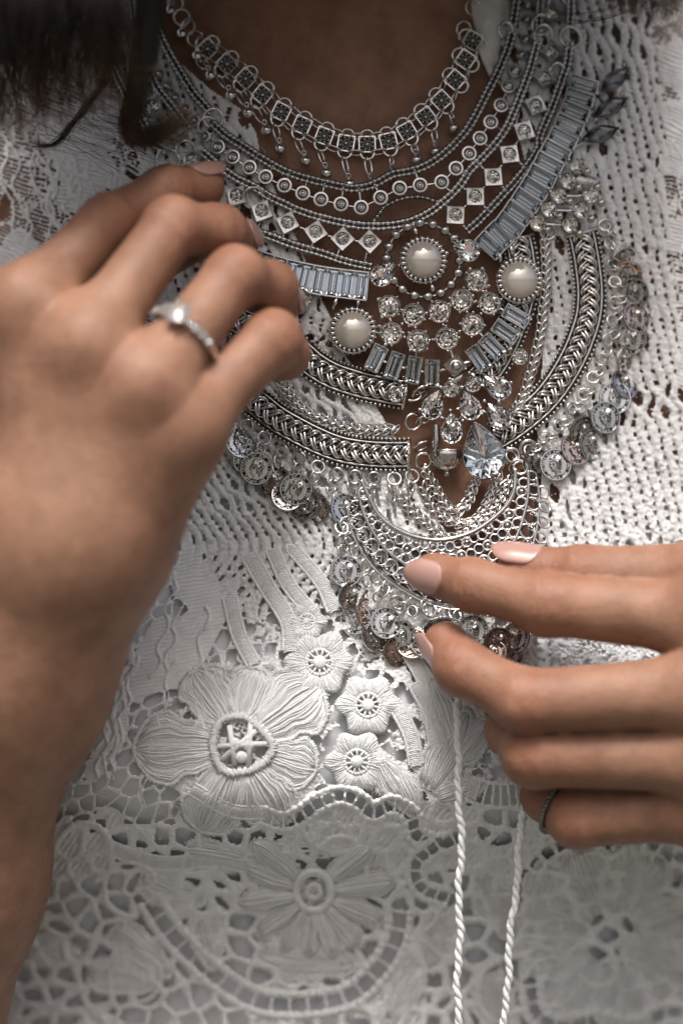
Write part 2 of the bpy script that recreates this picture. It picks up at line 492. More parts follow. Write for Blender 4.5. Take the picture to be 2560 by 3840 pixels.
# ------------------------------------------------------------------ small shapes, all in photo pixels (x right, y up, z out of the chest)
class MB:
    def __init__(s): s.v = []; s.f = []; s.m = []; s.n = 0
    def add(s, v, f, mi=0):
        v = np.asarray(v, float).reshape(-1, 3)
        s.v.append(v); s.f += [tuple(int(i) + s.n for i in q) for q in f]; s.m += [mi] * len(f); s.n += len(v)
        return s
    def lathe(s, prof, n=20, c=(0, 0, 0), mi=0, sq=(1, 1), rot=0.0, cap=True):
        v = []; k = len(prof)
        for r, z in prof:
            for i in range(n):
                a = 2 * math.pi * i / n + rot
                v.append((c[0] + r * sq[0] * math.cos(a), c[1] + r * sq[1] * math.sin(a), c[2] + z))
        f = [(j * n + i, j * n + (i + 1) % n, (j + 1) * n + (i + 1) % n, (j + 1) * n + i) for j in range(k - 1) for i in range(n)]
        if cap:
            f += [tuple(range(n))[::-1], tuple((k - 1) * n + i for i in range(n))]
        return s.add(v, f, mi)
    def ball(s, c, r, n=12, m=7, mi=0, sq=(1, 1, 1)):
        v = [(c[0], c[1], c[2] - r * sq[2])]
        for j in range(1, m):
            a = -math.pi / 2 + math.pi * j / m
            for i in range(n):
                b = 2 * math.pi * i / n
                v.append((c[0] + r * sq[0] * math.cos(a) * math.cos(b), c[1] + r * sq[1] * math.cos(a) * math.sin(b), c[2] + r * sq[2] * math.sin(a)))
        v.append((c[0], c[1], c[2] + r * sq[2])); t = len(v) - 1
        f = [(0, 1 + (i + 1) % n, 1 + i) for i in range(n)]
        f += [(1 + j * n + i, 1 + j * n + (i + 1) % n, 1 + (j + 1) * n + (i + 1) % n, 1 + (j + 1) * n + i) for j in range(m - 2) for i in range(n)]
        f += [(t, 1 + (m - 2) * n + i, 1 + (m - 2) * n + (i + 1) % n) for i in range(n)]
        return s.add(v, f, mi)
    def tube(s, pts, r, n=8, closed=False, mi=0, up=(0, 0, 1), flat=1.0):
        p = np.asarray(pts, float); k = len(p)
        rr = np.broadcast_to(np.asarray(r, float), (k,))
        if closed: t = np.roll(p, -1, 0) - np.roll(p, 1, 0)
        else:
            t = np.gradient(p, axis=0)
        t /= np.linalg.norm(t, axis=1)[:, None] + 1e-12
        u = np.asarray(up, float)
        b = np.cross(t, u); bl = np.linalg.norm(b, axis=1)[:, None]
        b = np.where(bl < 1e-3, np.cross(t, np.array([1., 0, 0])), b); b /= np.linalg.norm(b, axis=1)[:, None] + 1e-12
        a = np.cross(b, t)
        ang = 2 * math.pi * np.arange(n) / n
        v = p[:, None] + rr[:, None, None] * (np.cos(ang)[None, :, None] * b[:, None] + flat * np.sin(ang)[None, :, None] * a[:, None])
        f = []
        for j in range(k if closed else k - 1):
            j2 = (j + 1) % k
            f += [(j * n + i, j * n + (i + 1) % n, j2 * n + (i + 1) % n, j2 * n + i) for i in range(n)]
        if not closed:
            f += [tuple(range(n))[::-1], tuple((k - 1) * n + i for i in range(n))]
        return s.add(v.reshape(-1, 3), f, mi)
    def ring(s, c, rx, ry, r, tilt=0, spin=0, n=24, m=7, mi=0, arc=(0, 360)):
        cl = arc == (0, 360)
        a = np.radians(np.linspace(arc[0], arc[1], n, endpoint=not cl))
        p = np.stack([rx * np.cos(a), ry * np.sin(a), 0 * a], 1)
        mt = np.array(Matrix.Rotation(R(spin), 3, 'Z') @ Matrix.Rotation(R(tilt), 3, 'X'))
        nrm = mt @ np.array([0, 0, 1.])
        return s.tube(p @ mt.T + np.array(c), r, m, cl, mi, up=nrm)
    def frustum(s, w, h, z0, z1, inset, c=(0, 0), mi=0, w0=None):
        """block with its top edges chamfered"""
        a, b = w / 2, h / 2
        lv = [(a, b, z0), (a, b, z1 - inset), (a - inset, b - inset, z1)]
        v = []
        for x, y, z in lv: v += [(c[0] - x, c[1] - y, z), (c[0] + x, c[1] - y, z), (c[0] + x, c[1] + y, z), (c[0] - x, c[1] + y, z)]
        f = [(3, 2, 1, 0), (8, 9, 10, 11)]
        for j in (0, 4):
            f += [(j + i, j + (i + 1) % 4, j + 4 + (i + 1) % 4, j + 4 + i) for i in range(4)]
        return s.add(v, f, mi)
    def xf(s, mtx):
        a = np.array(mtx)
        s.v = [v @ a[:3, :3].T + a[:3, 3] for v in s.v]
        return s
    def warp(s):
        """lay pixel coordinates (photo x, photo y, height) on the chest"""
        V = np.concatenate(s.v)
        s.v = [P(V[:, 0], V[:, 1], V[:, 2])]
        return s
    def mesh(s, name, mats, smooth=True, auto=None):
        me = bpy.data.meshes.new(name)
        me.from_pydata(np.concatenate(s.v).tolist(), [], s.f)
        for m in (mats if isinstance(mats, (list, tuple)) else [mats]): me.materials.append(M[m] if isinstance(m, str) else m)
        me.polygons.foreach_set('material_index', s.m)
        me.polygons.foreach_set('use_smooth', np.full(len(s.f), smooth, bool))
        if auto is not None: me.set_sharp_from_angle(angle=R(auto))
        me.update()
        return me

def path(pts, step=4.0, closed=False):
    """dense Catmull-Rom through control points"""
    p = np.asarray(pts, float)
    if closed: q = np.concatenate([p[-1:], p, p[:2]])
    else: q = np.concatenate([2 * p[:1] - p[1:2], p, 2 * p[-1:] - p[-2:-1]])
    out = []
    for i in range(1, len(q) - 2):
        n = max(2, int(np.linalg.norm(q[i + 1] - q[i]) / (step * .3)))
        t = np.linspace(0, 1, n, endpoint=False)[:, None]
        a, b, c, d = q[i - 1], q[i], q[i + 1], q[i + 2]
        out.append(.5 * (2 * b + (c - a) * t + (2 * a - 5 * b + 4 * c - d) * t ** 2 + (-a + 3 * b - 3 * c + d) * t ** 3))
    out.append(q[-2:-1] if not closed else q[1:2])
    o = np.concatenate(out)
    L = np.concatenate([[0], np.cumsum(np.linalg.norm(np.diff(o, axis=0), axis=1))])
    n = max(2, int(round(L[-1] / step)) + 1)
    t = np.linspace(0, L[-1], n)
    return np.stack([np.interp(t, L, o[:, k]) for k in range(o.shape[1])], 1)

def nrm2(p):
    t = np.gradient(p[:, :2], axis=0); t /= np.linalg.norm(t, axis=1)[:, None] + 1e-9
    return np.stack([-t[:, 1], t[:, 0]], 1), t     # side, tangent (photo axes, y down)

def cw(o, k, pts):
    """crop coordinates -> photo pixels"""
    return [(o[0] + x * k, o[1] + y * k) + tuple(r) for x, y, *r in pts]

def put(name, me, parent, px, py, h=10, ang=0, **kw):
    return link(name, me, parent, frame(px, py, h, ang, **kw))

# ---------------------------------------------------------------- faceted stones (crown of glass over a foiled pavilion)
def stone(outline, table=.55, crown=.32, pav=.62, keel=None, name='crystal', glassm='crystal', foil='foil', steps=None):
    """outline: list of (x,y); radius scale of height from the smaller half-extent"""
    o = np.asarray(outline, float); n = len(o)
    c = o.mean(0) if keel is None else np.zeros(2)
    hh = min(np.abs(o[:, 0]).max(), np.abs(o[:, 1]).max())
    b = MB()
    mid = (o + np.roll(o, -1, 0)) / 2
    g0 = np.c_[o, np.zeros(n)]                       # girdle
    tb = np.c_[c + (mid - c) * table, np.full(n, crown * hh)]       # table, turned half a step
    m1 = np.c_[c + (o - c) * (table + (1 - table) * .52), np.full(n, crown * hh * .66)]
    v = np.concatenate([g0, m1, tb])
    f = []; mi = []
    for i in range(n):
        j = (i + 1) % n
        f += [(i, j, n + j, n + i), (n + i, n + j, 2 * n + i), (n + j, 2 * n + j, 2 * n + i)]
    f.append(tuple(range(2 * n, 3 * n)))
    b.add(v, f, 0)
    lo = np.c_[c + (mid - c) * .52, np.full(n, -pav * hh * .52)]
    v2 = np.concatenate([g0, lo]); f2 = []
    for i in range(n):
        j = (i + 1) % n
        f2 += [(j, i, n + i), (n + i, n + j, j)]
    if keel is None:
        v2 = np.concatenate([v2, [[c[0], c[1], -pav * hh]]])
        f2 += [(n + i, 2 * n, n + (i + 1) % n) for i in range(n)]
    else:
        (x0, y0), (x1, y1) = keel
        k0, k1 = np.array([x0, y0]), np.array([x1, y1])
        v2 = np.concatenate([v2, [[*k0, -pav * hh], [*k1, -pav * hh]]])
        near = [2 * n if np.linalg.norm(lo[i, :2] - k0) < np.linalg.norm(lo[i, :2] - k1) else 2 * n + 1 for i in range(n)]
        for i in range(n):
            j = (i + 1) % n
            if near[i] == near[j]: f2.append((n + i, near[i], n + j))
            else: f2 += [(n + i, near[i], near[j]), (n + i, near[j], n + j)]
    b.add(v2, f2, 1)
    return b.mesh(name, [glassm, foil], smooth=False)

def baguette(w, h, glassm='crystal', foil='foil', name='crystal'):
    """step-cut rectangle, long way along y"""
    b = MB(); a, c = w / 2, h / 2; z = w * .24
    def rect(dx, dy, zz): return [(-a + dx, -c + dy, zz), (a - dx, -c + dy, zz), (a - dx, c - dy, zz), (-a + dx, c - dy, zz)]
    i1 = w * .15
    v = rect(0, 0, 0) + rect(i1, i1 * 1.3, z)
    b.add(v, [(i, (i + 1) % 4, 4 + (i + 1) % 4, 4 + i) for i in range(4)] + [(4, 5, 6, 7)], 0)
    lv = [rect(0, 0, 0), rect(w * .17, w * .16, -w * .20), rect(w * .34, w * .28, -w * .34)]
    v = sum(lv, [])
    f = [(j * 4 + (i + 1) % 4, j * 4 + i, (j + 1) * 4 + i, (j + 1) * 4 + (i + 1) % 4) for j in (0, 1) for i in range(4)]
    k = [(0, -c + w * .40, -w * .44), (0, c - w * .40, -w * .44)]
    v += k
    f += [(9, 8, 12), (10, 9, 12, 13), (11, 10, 13), (8, 11, 13, 12)]
    b.add(v, f, 1)
    return b.mesh(name, [glassm, foil], smooth=False)

def pear(L, W, n=18):
    """drop with its point up (+y)"""
    pts = []
    for i in range(n):
        a = 2 * math.pi * i / n + math.pi / 2
        x = math.cos(a); y = math.sin(a)
        taper = 1 if y < 0 else (1 - .62 * y ** 1.6)
        pts.append((W / 2 * x * taper, (L * .40 * y if y < 0 else L * .60 * y)))
    return [(x, y - L * .06) for x, y in pts]
def marquise(L, W, n=18):
    pts = []
    for i in range(n):
        a = 2 * math.pi * i / n
        x, y = math.cos(a), math.sin(a)
        pts.append((L / 2 * x, W / 2 * np.sign(y) * (1 - abs(x) ** 1.75)))
    return pts

def chaton(outline, table=.60, crown=.26, pav=.60, glassm='crystal', foil='foil', c=(0, 0), name='crystal', twist=True):
    """simple brilliant: flat table, one ring of crown facets, one ring of foiled wedges"""
    o = np.asarray(outline, float); n = len(o); c = np.asarray(c, float)
    hh = min(np.abs(o[:, 0]).max(), np.abs(o[:, 1]).max())
    tb = c + (o - c) * table
    b = MB()
    b.add(np.concatenate([np.c_[o, np.zeros(n)], np.c_[tb, np.full(n, crown * hh)]]), [(i, (i + 1) % n, n + (i + 1) % n, n + i) for i in range(n)] + [tuple(range(n, 2 * n))], 0)
    jit = np.array([random.uniform(-.03, .03) * hh for _ in range(n)])
    mid = (o + np.roll(o, -1, 0)) / 2
    lo = c + (mid - c) * .80
    v = np.concatenate([np.c_[o, np.zeros(n)], np.c_[lo, -pav * hh * .30 + jit], [[c[0], c[1], -pav * hh]]])
    f = []
    for i in range(n):
        j = (i + 1) % n
        f += [(j, i, n + i), (j, n + i, 2 * n), (j, 2 * n, n + j)]
    b.add(v, f, 1)
    return b.mesh(name, [glassm, foil], smooth=False)
ME = {}
ngon = lambda r, n, ph=0: [(r * math.cos(2 * math.pi * i / n + ph), r * math.sin(2 * math.pi * i / n + ph)) for i in range(n)]
ME['round'] = chaton(ngon(36, 12), .56, .28, .60, glassm='crystal_warm', foil='foil_warm')
ME['round_b'] = chaton(ngon(36, 10, .3), .58, .28, .56, glassm='crystal_warm', foil='foil_warm')
ME['round_small'] = chaton(ngon(26, 9), .56, .30, .60, glassm='crystal_warm', foil='foil_warm')
def setting(r, prongs=(), name='setting'):
    b = MB()
    b.lathe([(r * .55, -r * .62), (r * 1.0, -r * .30), (r * 1.13, -r * .02), (r * 1.13, r * .10), (r * 1.06, r * .15), (r * .985, r * .06), (r * .97, -r * .05)], 26, cap=False)
    b.lathe([(r * .55, -r * .62), (.01, -r * .62)], 26, cap=False)
    for a in prongs:
        x, y = math.cos(R(a)), math.sin(R(a))
        b.ball((x * r * 1.22, y * r * 1.22, 2), r * .17, 8, 6)
    return b.mesh(name, 'antique', auto=50)
ME['set_round'] = setting(36, (45, 135, 225, 315))
ME['set_small'] = setting(26)
# square plate with a round stone
def square_setting(w):
    b = MB(); a = w / 2; r = w * .37; n = 24
    # plate with a round hole: inner circle joined to the square outline
    ci = [(r * math.cos(2 * math.pi * i / n), r * math.sin(2 * math.pi * i / n)) for i in range(n)]
    sqp = []
    for x, y in ci:
        k = a / max(abs(x), abs(y)); sqp.append((x * k, y * k))
    z1 = 12
    lv = [[(x, y, -12) for x, y in sqp], [(x, y, z1 - 5) for x, y in sqp], [(x * .94, y * .94, z1) for x, y in sqp],
          [(x * 1.04, y * 1.04, z1 - 1) for x, y in ci], [(x, y, z1 - 5) for x, y in ci], [(x, y, -6) for x, y in ci], [(0, 0, -8)] * n]
    v = sum(lv, [])
    f = [(j * n + i, j * n + (i + 1) % n, (j + 1) * n + (i + 1) % n, (j + 1) * n + i) for j in range(6) for i in range(n)]
    b.add(v, f)
    return b.mesh('square_plate', 'satin', auto=35)
ME['square'] = square_setting(68)
ME['sq_stone'] = chaton(ngon(25, 10), .52, .34, .55, glassm='crystal_warm', foil='foil_warm')
# ring stud: ring, dark recess, centre ball
def stud(r):
    b = MB()
    b.lathe([(r * .62, -7), (r, -6), (r * 1.0, 4), (r * .95, 7), (r * .76, 7.5), (r * .68, 5), (r * .64, 2)], 28, mi=2, cap=False)
    b.lathe([(r * .69, 2.6), (r * .66, 0), (.01, 0)], 28, mi=1, cap=False)
    b.lathe([(r * .48, 0), (r * .48, 3), (r * .40, 4.5), (r * .34, 4)], 18, mi=0, cap=False)
    b.ball((0, 0, 5), r * .33, 14, 8, 0)
    return b.mesh('ring_stud', ['silver', 'oxide', 'satin'], auto=45)
ME['stud'] = stud(29); ME['stud_small'] = stud(21)
ME['ball'] = MB().ball((0, 0, 0), 20.5, 20, 12).mesh('bead', 'antique')
ME['ball_m'] = MB().ball((0, 0, 0), 16, 16, 10).mesh('bead', 'antique')
ME['ball_s'] = MB().ball((0, 0, 0), 9, 12, 8).mesh('bead', 'antique')
ME['jump'] = MB().ring((0, 0, 0), 22, 22, 4.4, n=26, m=8).mesh('jump_ring', 'silver')
ME['jump_s'] = MB().ring((0, 0, 0), 16, 20, 3.6, n=22, m=7).mesh('jump_ring', 'silver')
ME['jump_big'] = MB().ring((0, 0, 0), 41, 41, 5.0, n=36, m=8).mesh('jump_ring', 'silver')

def bead_strip(parent, pts, h, rows=2, gap=19.6, bead=9.5, pitch=18.8, name='beaded_strip', m='antique', wire=True):
    """rows of cast beads on a dark backing bar, following a curve over the chest"""
    p = path(pts, 4.0); sd, tg = nrm2(p)
    b = MB(); hw = gap * rows / 2 - 1
    sec = [(-hw, 0), (-hw, 5), (hw, 5), (hw, 0)]
    v = [(p[i, 0] + sd[i, 0] * a, p[i, 1] + sd[i, 1] * a, h + z) for i in range(len(p)) for a, z in sec]
    n = len(p)
    f = [(i * 4 + j, i * 4 + (j + 1) % 4, (i + 1) * 4 + (j + 1) % 4, (i + 1) * 4 + j) for i in range(n - 1) for j in range(4)]
    f += [(3, 2, 1, 0), tuple((n - 1) * 4 + j for j in range(4))]
    strip = link(name, b.add(v, f).warp().mesh(name, 'oxide', auto=40), parent)
    b = MB(); q = path(pts, pitch); sq, tq = nrm2(q)
    for r_ in range(rows):
        o = (r_ - (rows - 1) / 2) * gap
        for i in range(len(q)):
            j = random.uniform(-.8, .8)
            c = (q[i, 0] + sq[i, 0] * (o + j), q[i, 1] + sq[i, 1] * (o + j), h + 7 + random.uniform(-.6, .6))
            k = bead * random.uniform(.93, 1.05)
            b.ball(c, k, 8, 6, sq=(1, 1, .95))
            if wire and i + 1 < len(q):       # short collar between two beads
                mx = (q[i] + q[i + 1]) / 2 + (sq[i] * o)
                d = tq[i] * 1.6; s_ = sq[i] * bead * .72
                b.tube([(mx[0] - s_[0], mx[1] - s_[1], h + 7), (mx[0], mx[1], h + 12), (mx[0] + s_[0], mx[1] + s_[1], h + 7)], 2.3, 5)
    o = link('bead_rows', b.warp().mesh('bead_rows', m), strip)
    o['kind'] = 'stuff'
    return strip

def bars(parent, pairs, h, r=4.2, name='bridge', trim=0.0):
    """short cast bridges between two pieces"""
    for (x0, y0), (x1, y1) in pairs:
        if trim:
            d = math.hypot(x1 - x0, y1 - y0)
            if d < 2 * trim + 4: continue
            x0, y0, x1, y1 = x0 + (x1 - x0) * trim / d, y0 + (y1 - y0) * trim / d, x1 - (x1 - x0) * trim / d, y1 - (y1 - y0) * trim / d
        link(name, MB().tube([(x0, y0, h), ((x0 + x1) / 2, (y0 + y1) / 2, h + 1.5), (x1, y1, h)], r, 6).warp().mesh(name, 'antique', auto=60), parent)
# ================================================================== the choker of square filigree links
C1, K1 = (300, 0), 900 / 1568
C2, K2 = (1000, 200), 800 / 1568
C3, K3 = (1600, 0), 900 / 1568
C4, K4 = (1600, 500), 800 / 1568
C5, K5 = (1200, 800), 800 / 1568
C6, K6 = (1300, 1200), 800 / 1568
C7, K7 = (700, 1100), 1000 / 1568
C8, K8 = (1800, 800), 760 / 1568
C9, K9 = (1150, 1750), 1000 / 1568

def base_at(px, py): return tuple(P(px, py, 0))

choker = empty('choker_necklace', base_at(1376, 540))
tag(choker, 'short silver choker of square filigree links with small ball drops, closest to the throat', 'necklace')
def link_plate():
    b = MB(); a = 32
    b.frustum(2 * a, 2 * a, -5, 3, 1.5, mi=1)
    # raised border
    for s_ in (-1, 1):
        b.tube([(-a + 2, s_ * (a - 2), 3), (a - 2, s_ * (a - 2), 3)], 3.4, 6)
        b.tube([(s_ * (a - 2), -a + 2, 3), (s_ * (a - 2), a - 2, 3)], 3.4, 6)
    b.ball((0, 0, 5), 7.5, 12, 7)
    for i in range(12):
        x, y = 14 * math.cos(i * math.pi / 6), 14 * math.sin(i * math.pi / 6); b.ball((x, y, 3.5), 2.6, 7, 5)
    for i in range(8):
        t = i * math.pi / 4 + math.pi / 8
        b.ball((22.5 * math.cos(t), 22.5 * math.sin(t), 3.5), 4.0, 8, 5, sq=(1.2, 1.0, 1))
    for x in (-23, 23):
        for y in (-23, 23): b.ball((x, y, 3.5), 4.6, 8, 5)
    return b.mesh('square_link', ['silver', 'oxide'], auto=50)
ME['link'] = link_plate()
def arch():
    b = MB()
    b.ring((0, 0, 0), 26, 26, 4.6, n=18, m=7, arc=(-12, 192))
    for v in b.v: v[:, 2] *= .7
    return b.mesh('arch_loop', 'silver')
ME['arch'] = arch()
lk = cw(C1, K1, [(830, 315, -42, 38), (958, 415, -40, 30), (1080, 512, -40, 26), (1190, 617, -36, 20)]) + \
     cw(C2, K2, [(105, 428, -24, 12), (258, 527, -22, 8), (422, 608, -20, 4), (582, 660, -9, 0), (737, 668, 1, 0), (893, 645, 13, 0),
                 (1030, 572, 29, -4), (1168, 466, 35, -8), (1283, 345, 41, -12), (1385, 195, 46, -16), (1460, 45, 52, -20)]) + [(1772, 150, 58, -34)]
HC = 4
drops = [(788, 282), (864, 357), (931, 422), (998, 488), (1049, 557), (1145, 603), (1223, 649), (1309, 690), (1390, 690), (1468, 655), (1560, 600), (1632, 568), (1700, 480)]
ends = []
for i, (x, y, a, ty) in enumerate(lk):
    o = put('square_link', ME['link'], choker, x, y, HC + 6, a, tilty=ty)
    ca, sa = math.cos(R(a)), math.sin(R(a))
    up = (-sa, -ca)               # photo direction of the link's own 'up'
    put('arch_loop', ME['arch'], o, x + up[0] * 30, y + up[1] * 30, HC + 6, a, tilty=ty)
    put('arch_loop', ME['arch'], o, x - up[0] * 30, y - up[1] * 30, HC + 6, a + 180, tilty=-ty)
    ends.append((x, y, up, (ca, -sa)))
for i in range(len(ends) - 1):
    (x0, y0, u0, r0), (x1, y1, u1, r1) = ends[i], ends[i + 1]
    for s_ in (1, -1):
        xa, ya = x0 + u0[0] * 31 * s_ + r0[0] * 22, y0 + u0[1] * 31 * s_ + r0[1] * 22
        xb, yb = x1 + u1[0] * 31 * s_ - r1[0] * 22, y1 + u1[1] * 31 * s_ - r1[1] * 22
        mx, my = (xa + xb) / 2, (ya + yb) / 2
        L = math.hypot(xb - xa, yb - ya) / 2 + 9
        me = MB().ring((0, 0, 0), L, 14, 3.4, tilt=52 if s_ > 0 else 66, n=22, m=6).mesh('jump_ring', 'silver')
        put('jump_ring', me, choker, mx, my, HC + 9, -math.degrees(math.atan2(yb - ya, xb - xa)))
ME['drop'] = MB().ball((0, 0, 0), 21.5, 20, 12).lathe([(6, 18), (4, 27), (.1, 27)], 10, cap=False).mesh('ball_drop', 'silver')
_b = MB().ball((0, 0, 0), 21.5, 20, 12); _b.tube([(0, 18, 0), (0, 28, 0)], 5, 8); _b.ring((0, 33, 0), 8, 9, 3.0, tilt=20, n=14, m=6)
ME['drop'] = _b.mesh('ball_drop', 'silver')
for i, (x, y) in enumerate(drops):
    j = i
    lx, ly, u, r_ = ends[j] if j < len(ends) else ends[-1]
    bx, by = lx - u[0] * 54, ly - u[1] * 54
    dx, dy = x - bx, y - by; L = max(40, math.hypot(dx, dy))
    an = math.degrees(math.atan2(dx, dy))     # lean of the drop from straight down
    rl = max(12, (L - 40) / 2 + 8)
    me = MB().ring((0, 0, 0), 15, rl, 3.5, n=20, m=6).mesh('jump_ring', 'silver')
    put('jump_ring', me, choker, bx + dx * .30, by + dy * .30, HC + 8, an, tilty=random.uniform(25, 60))
    if not (7 < i):
        put('ball_drop', ME['drop'], choker, x, y, HC + 12, an * .5)
    else:
        put('ball_drop', ME['drop'], choker, x, y, HC - 8, an * .5)
# chain running up the neck beside the hair
for x, y, t in [(733, 143, 20), (682, 63, 30), (656, 11, 40), (705, 100, 60), (760, 165, 50), (630, -30, 40)]:
    put('jump_ring', MB().ring((0, 0, 0), 30, 30, 4.2, tilt=t, spin=random.uniform(0, 90), n=24, m=7).mesh('jump_ring', 'silver'), choker, x, y, 14)
for x, y in [(738, 209), (682, 125), (639, 37)]:
    put('ball_drop', ME['drop'], choker, x, y, 14, 0)
for x, y in [(1738, 109), (1772, 26), (1790, -30)]:
    put('jump_ring', MB().ring((0, 0, 0), 28, 30, 4.2, tilt=30, spin=20, n=24, m=7).mesh('jump_ring', 'silver'), choker, x, y, 8)

# ================================================================== the bib collar with crystals and pearls
bib = empty('bib_necklace', base_at(1700, 1460))
tag(bib, 'broad silver bib collar with beaded rows, clear crystals and three cream pearls', 'necklace')
HB = 26
B1 = cw(C1, K1, [(868, 805), (950, 880), (1060, 950), (1180, 1028), (1300, 1098), (1430, 1150)]) + \
     cw(C2, K2, [(400, 945), (600, 985), (720, 980), (820, 943), (930, 885), (1100, 850), (1250, 772), (1400, 640)]) + \
     cw(C3, K3, [(290, 800), (385, 620), (470, 450), (535, 290), (555, 210)])
B2 = cw(C1, K1, [(800, 990), (900, 1075), (1010, 1155)]) + \
     cw(C2, K2, [(-100, 975), (0, 1040), (100, 1090), (250, 1158), (400, 1205), (560, 1243), (720, 1265), (900, 1262), (1050, 1235), (1200, 1165), (1330, 1060), (1430, 955)]) + \
     cw(C3, K3, [(280, 1110), (370, 1020), (470, 905), (540, 790), (610, 620), (670, 460), (705, 340), (722, 275)])
B3R = cw(C4, K4, [(300, 712), (400, 622), (560, 450), (700, 290), (820, 110)]) + cw(C3, K3, [(740, 880), (820, 690), (880, 520), (918, 400), (930, 282)])
B3L = [(800, 800), (860, 835), (925, 862)] + cw(C2, K2, [(0, 1335), (200, 1408), (400, 1465)]) + cw(C5, K5, [(180, 348), (368, 390)])
bead_strip(bib, B1, HB)
bead_strip(bib, B2, HB, m='silver')
bead_strip(bib, B3R, HB)
bead_strip(bib, B3L, HB, m='silver')
bead_strip(bib, cw(C2, K2, [(790, 1225), (870, 1122), (990, 1068), (1120, 1052), (1255, 1085)]), HB, rows=1, bead=7.5)
# upper straps behind the rings
bead_strip(bib, cw(C3, K3, [(560, 150), (575, 60), (590, -60)]), HB)
bead_strip(bib, cw(C3, K3, [(725, 190), (735, 90), (745, -60)]), HB)
bead_strip(bib, cw(C3, K3, [(930, 170), (938, 80), (940, -60)]), HB)
bead_strip(bib, cw(C1, K1, [(850, 725), (740, 600), (640, 440), (560, 300), (500, 170), (455, 0), (430, -80)]), HB)
bead_strip(bib, cw(C1, K1, [(700, 830), (600, 690), (500, 560), (430, 400), (370, 200), (330, -50)]), HB)
bead_strip(bib, cw(C1, K1, [(440, 840), (380, 740), (300, 610), (230, 470), (190, 350), (160, 200), (140, 0)]), HB)
bead_strip(bib, cw(C1, K1, [(555, 975), (500, 945)]) + [(560, 520)], HB)

studs = cw(C2, K2, [(130, 970), (265, 1028), (398, 1072), (545, 1107), (693, 1132), (835, 1060), (975, 990), (1125, 968), (1283, 945), (1388, 845), (1485, 735)]) + \
        cw(C3, K3, [(345, 903), (415, 797), (482, 687), (530, 563), (577, 460)])
studs = cw(C1, K1, [(900, 958), (998, 1025), (1107, 1093), (1213, 1155)]) + studs
for x, y in studs: put('ring_stud', ME['stud'], bib, x, y, HB + 6)
small = cw(C3, K3, [(617, 353), (647, 255), (655, 125), (660, 30)]) + cw(C1, K1, [(818, 890), (750, 785), (690, 710), (625, 635), (567, 560), (515, 480), (470, 390), (430, 280)])
for x, y in small: put('ring_stud', ME['stud_small'], bib, x, y, HB + 6)
allst = cw(C1, K1, [(818, 890)]) + studs + cw(C3, K3, [(617, 353), (647, 255)])
prs = []
for (x0, y0), (x1, y1) in zip(allst[:-1], allst[1:]):
    d = math.hypot(x1 - x0, y1 - y0)
    if 50 < d < 110:
        ux, uy = (x1 - x0) / d, (y1 - y0) / d
        prs.append(((x0 + ux * 24, y0 + uy * 24), (x1 - ux * 24, y1 - uy * 24)))
bars(bib, prs, HB + 5)
# bridges from studs out to the strips
p1, p2 = path(B1, 6), path(B2, 6)
prs = []
for x, y in studs[::1]:
    for pp in (p1, p2):
        i = np.argmin(np.hypot(pp[:, 0] - x, pp[:, 1] - y)); d = math.hypot(pp[i, 0] - x, pp[i, 1] - y)
        if 30 < d < 95: prs.append(((x + (pp[i, 0] - x) * 26 / d, y + (pp[i, 1] - y) * 26 / d), (pp[i, 0], pp[i, 1])))
bars(bib, prs[::2], HB + 4, 5)

sqs = cw(C1, K1, [(735, 1045, 3), (1025, 1280, 12), (1190, 1380, 20), (480, 700, 15), (640, 860, 20)]) + \
      cw(C2, K2, [(155, 1245, 28), (360, 1313, 34), (557, 1365, 43), (755, 1385, 46), (1383, 1190, -3)]) + \
      cw(C3, K3, [(313, 1285, 0), (430, 1158, 3), (537, 1010, 6), (632, 857, 14), (707, 690, 22), (767, 512, 30), (815, 342, 38), (815, 95, 40)])
sqs = [(x, y, a if x > 1500 or x < 800 else a) for x, y, a in sqs]
for x, y, a in sqs:
    o = put('square_plate', ME['square'], bib, x, y, HB + 10, a)
    put('crystal', ME['sq_stone'], o, x, y, HB + 17, random.uniform(0, 360))
prs = []
for grp in (cw(C2, K2, [(155, 1245), (360, 1313), (557, 1365), (755, 1385)]), cw(C3, K3, [(190, 1400), (313, 1285), (430, 1158), (537, 1010), (632, 857), (707, 690), (767, 512), (815, 342)])):
    for (x0, y0), (x1, y1) in zip(grp[:-1], grp[1:]): prs.append(((x0, y0), (x1, y1)))
p3 = np.concatenate([path(B3L, 6), path(B3R, 6)])
for x, y, a in sqs:
    for pp in (p2, p3):
        i = np.argmin(np.hypot(pp[:, 0] - x, pp[:, 1] - y)); d = math.hypot(pp[i, 0] - x, pp[i, 1] - y)
        if d < 110: prs.append(((x, y), (pp[i, 0] + (pp[i, 0] - x) / d * 30, pp[i, 1] + (pp[i, 1] - y) / d * 30)))
bars(bib, prs, HB + 3, 4.5, trim=30)

# rings that hinge the side straps
for x, y, rx, t in cw(C3, K3, [(935, 240, 41, 10), (515, 195, 30, 40), (760, 230, 40, 35), (850, 470, 34, 40), (740, 160, 38, 50), (850, 40, 40, 30)]) + \
                 cw(C1, K1, [(575, 1045, 43, 15), (870, 770, 36, 25), (830, 820, 34, 50), (690, 980, 36, 35), (600, 930, 30, 60), (1130, 1290, 40, 40)]):
    put('jump_ring', MB().ring((0, 0, 0), rx, rx, 5.0, n=34, m=8).mesh('jump_ring', 'silver'), bib, x, y, HB + 6, 0, tiltx=t * .6, tilty=t * .4)

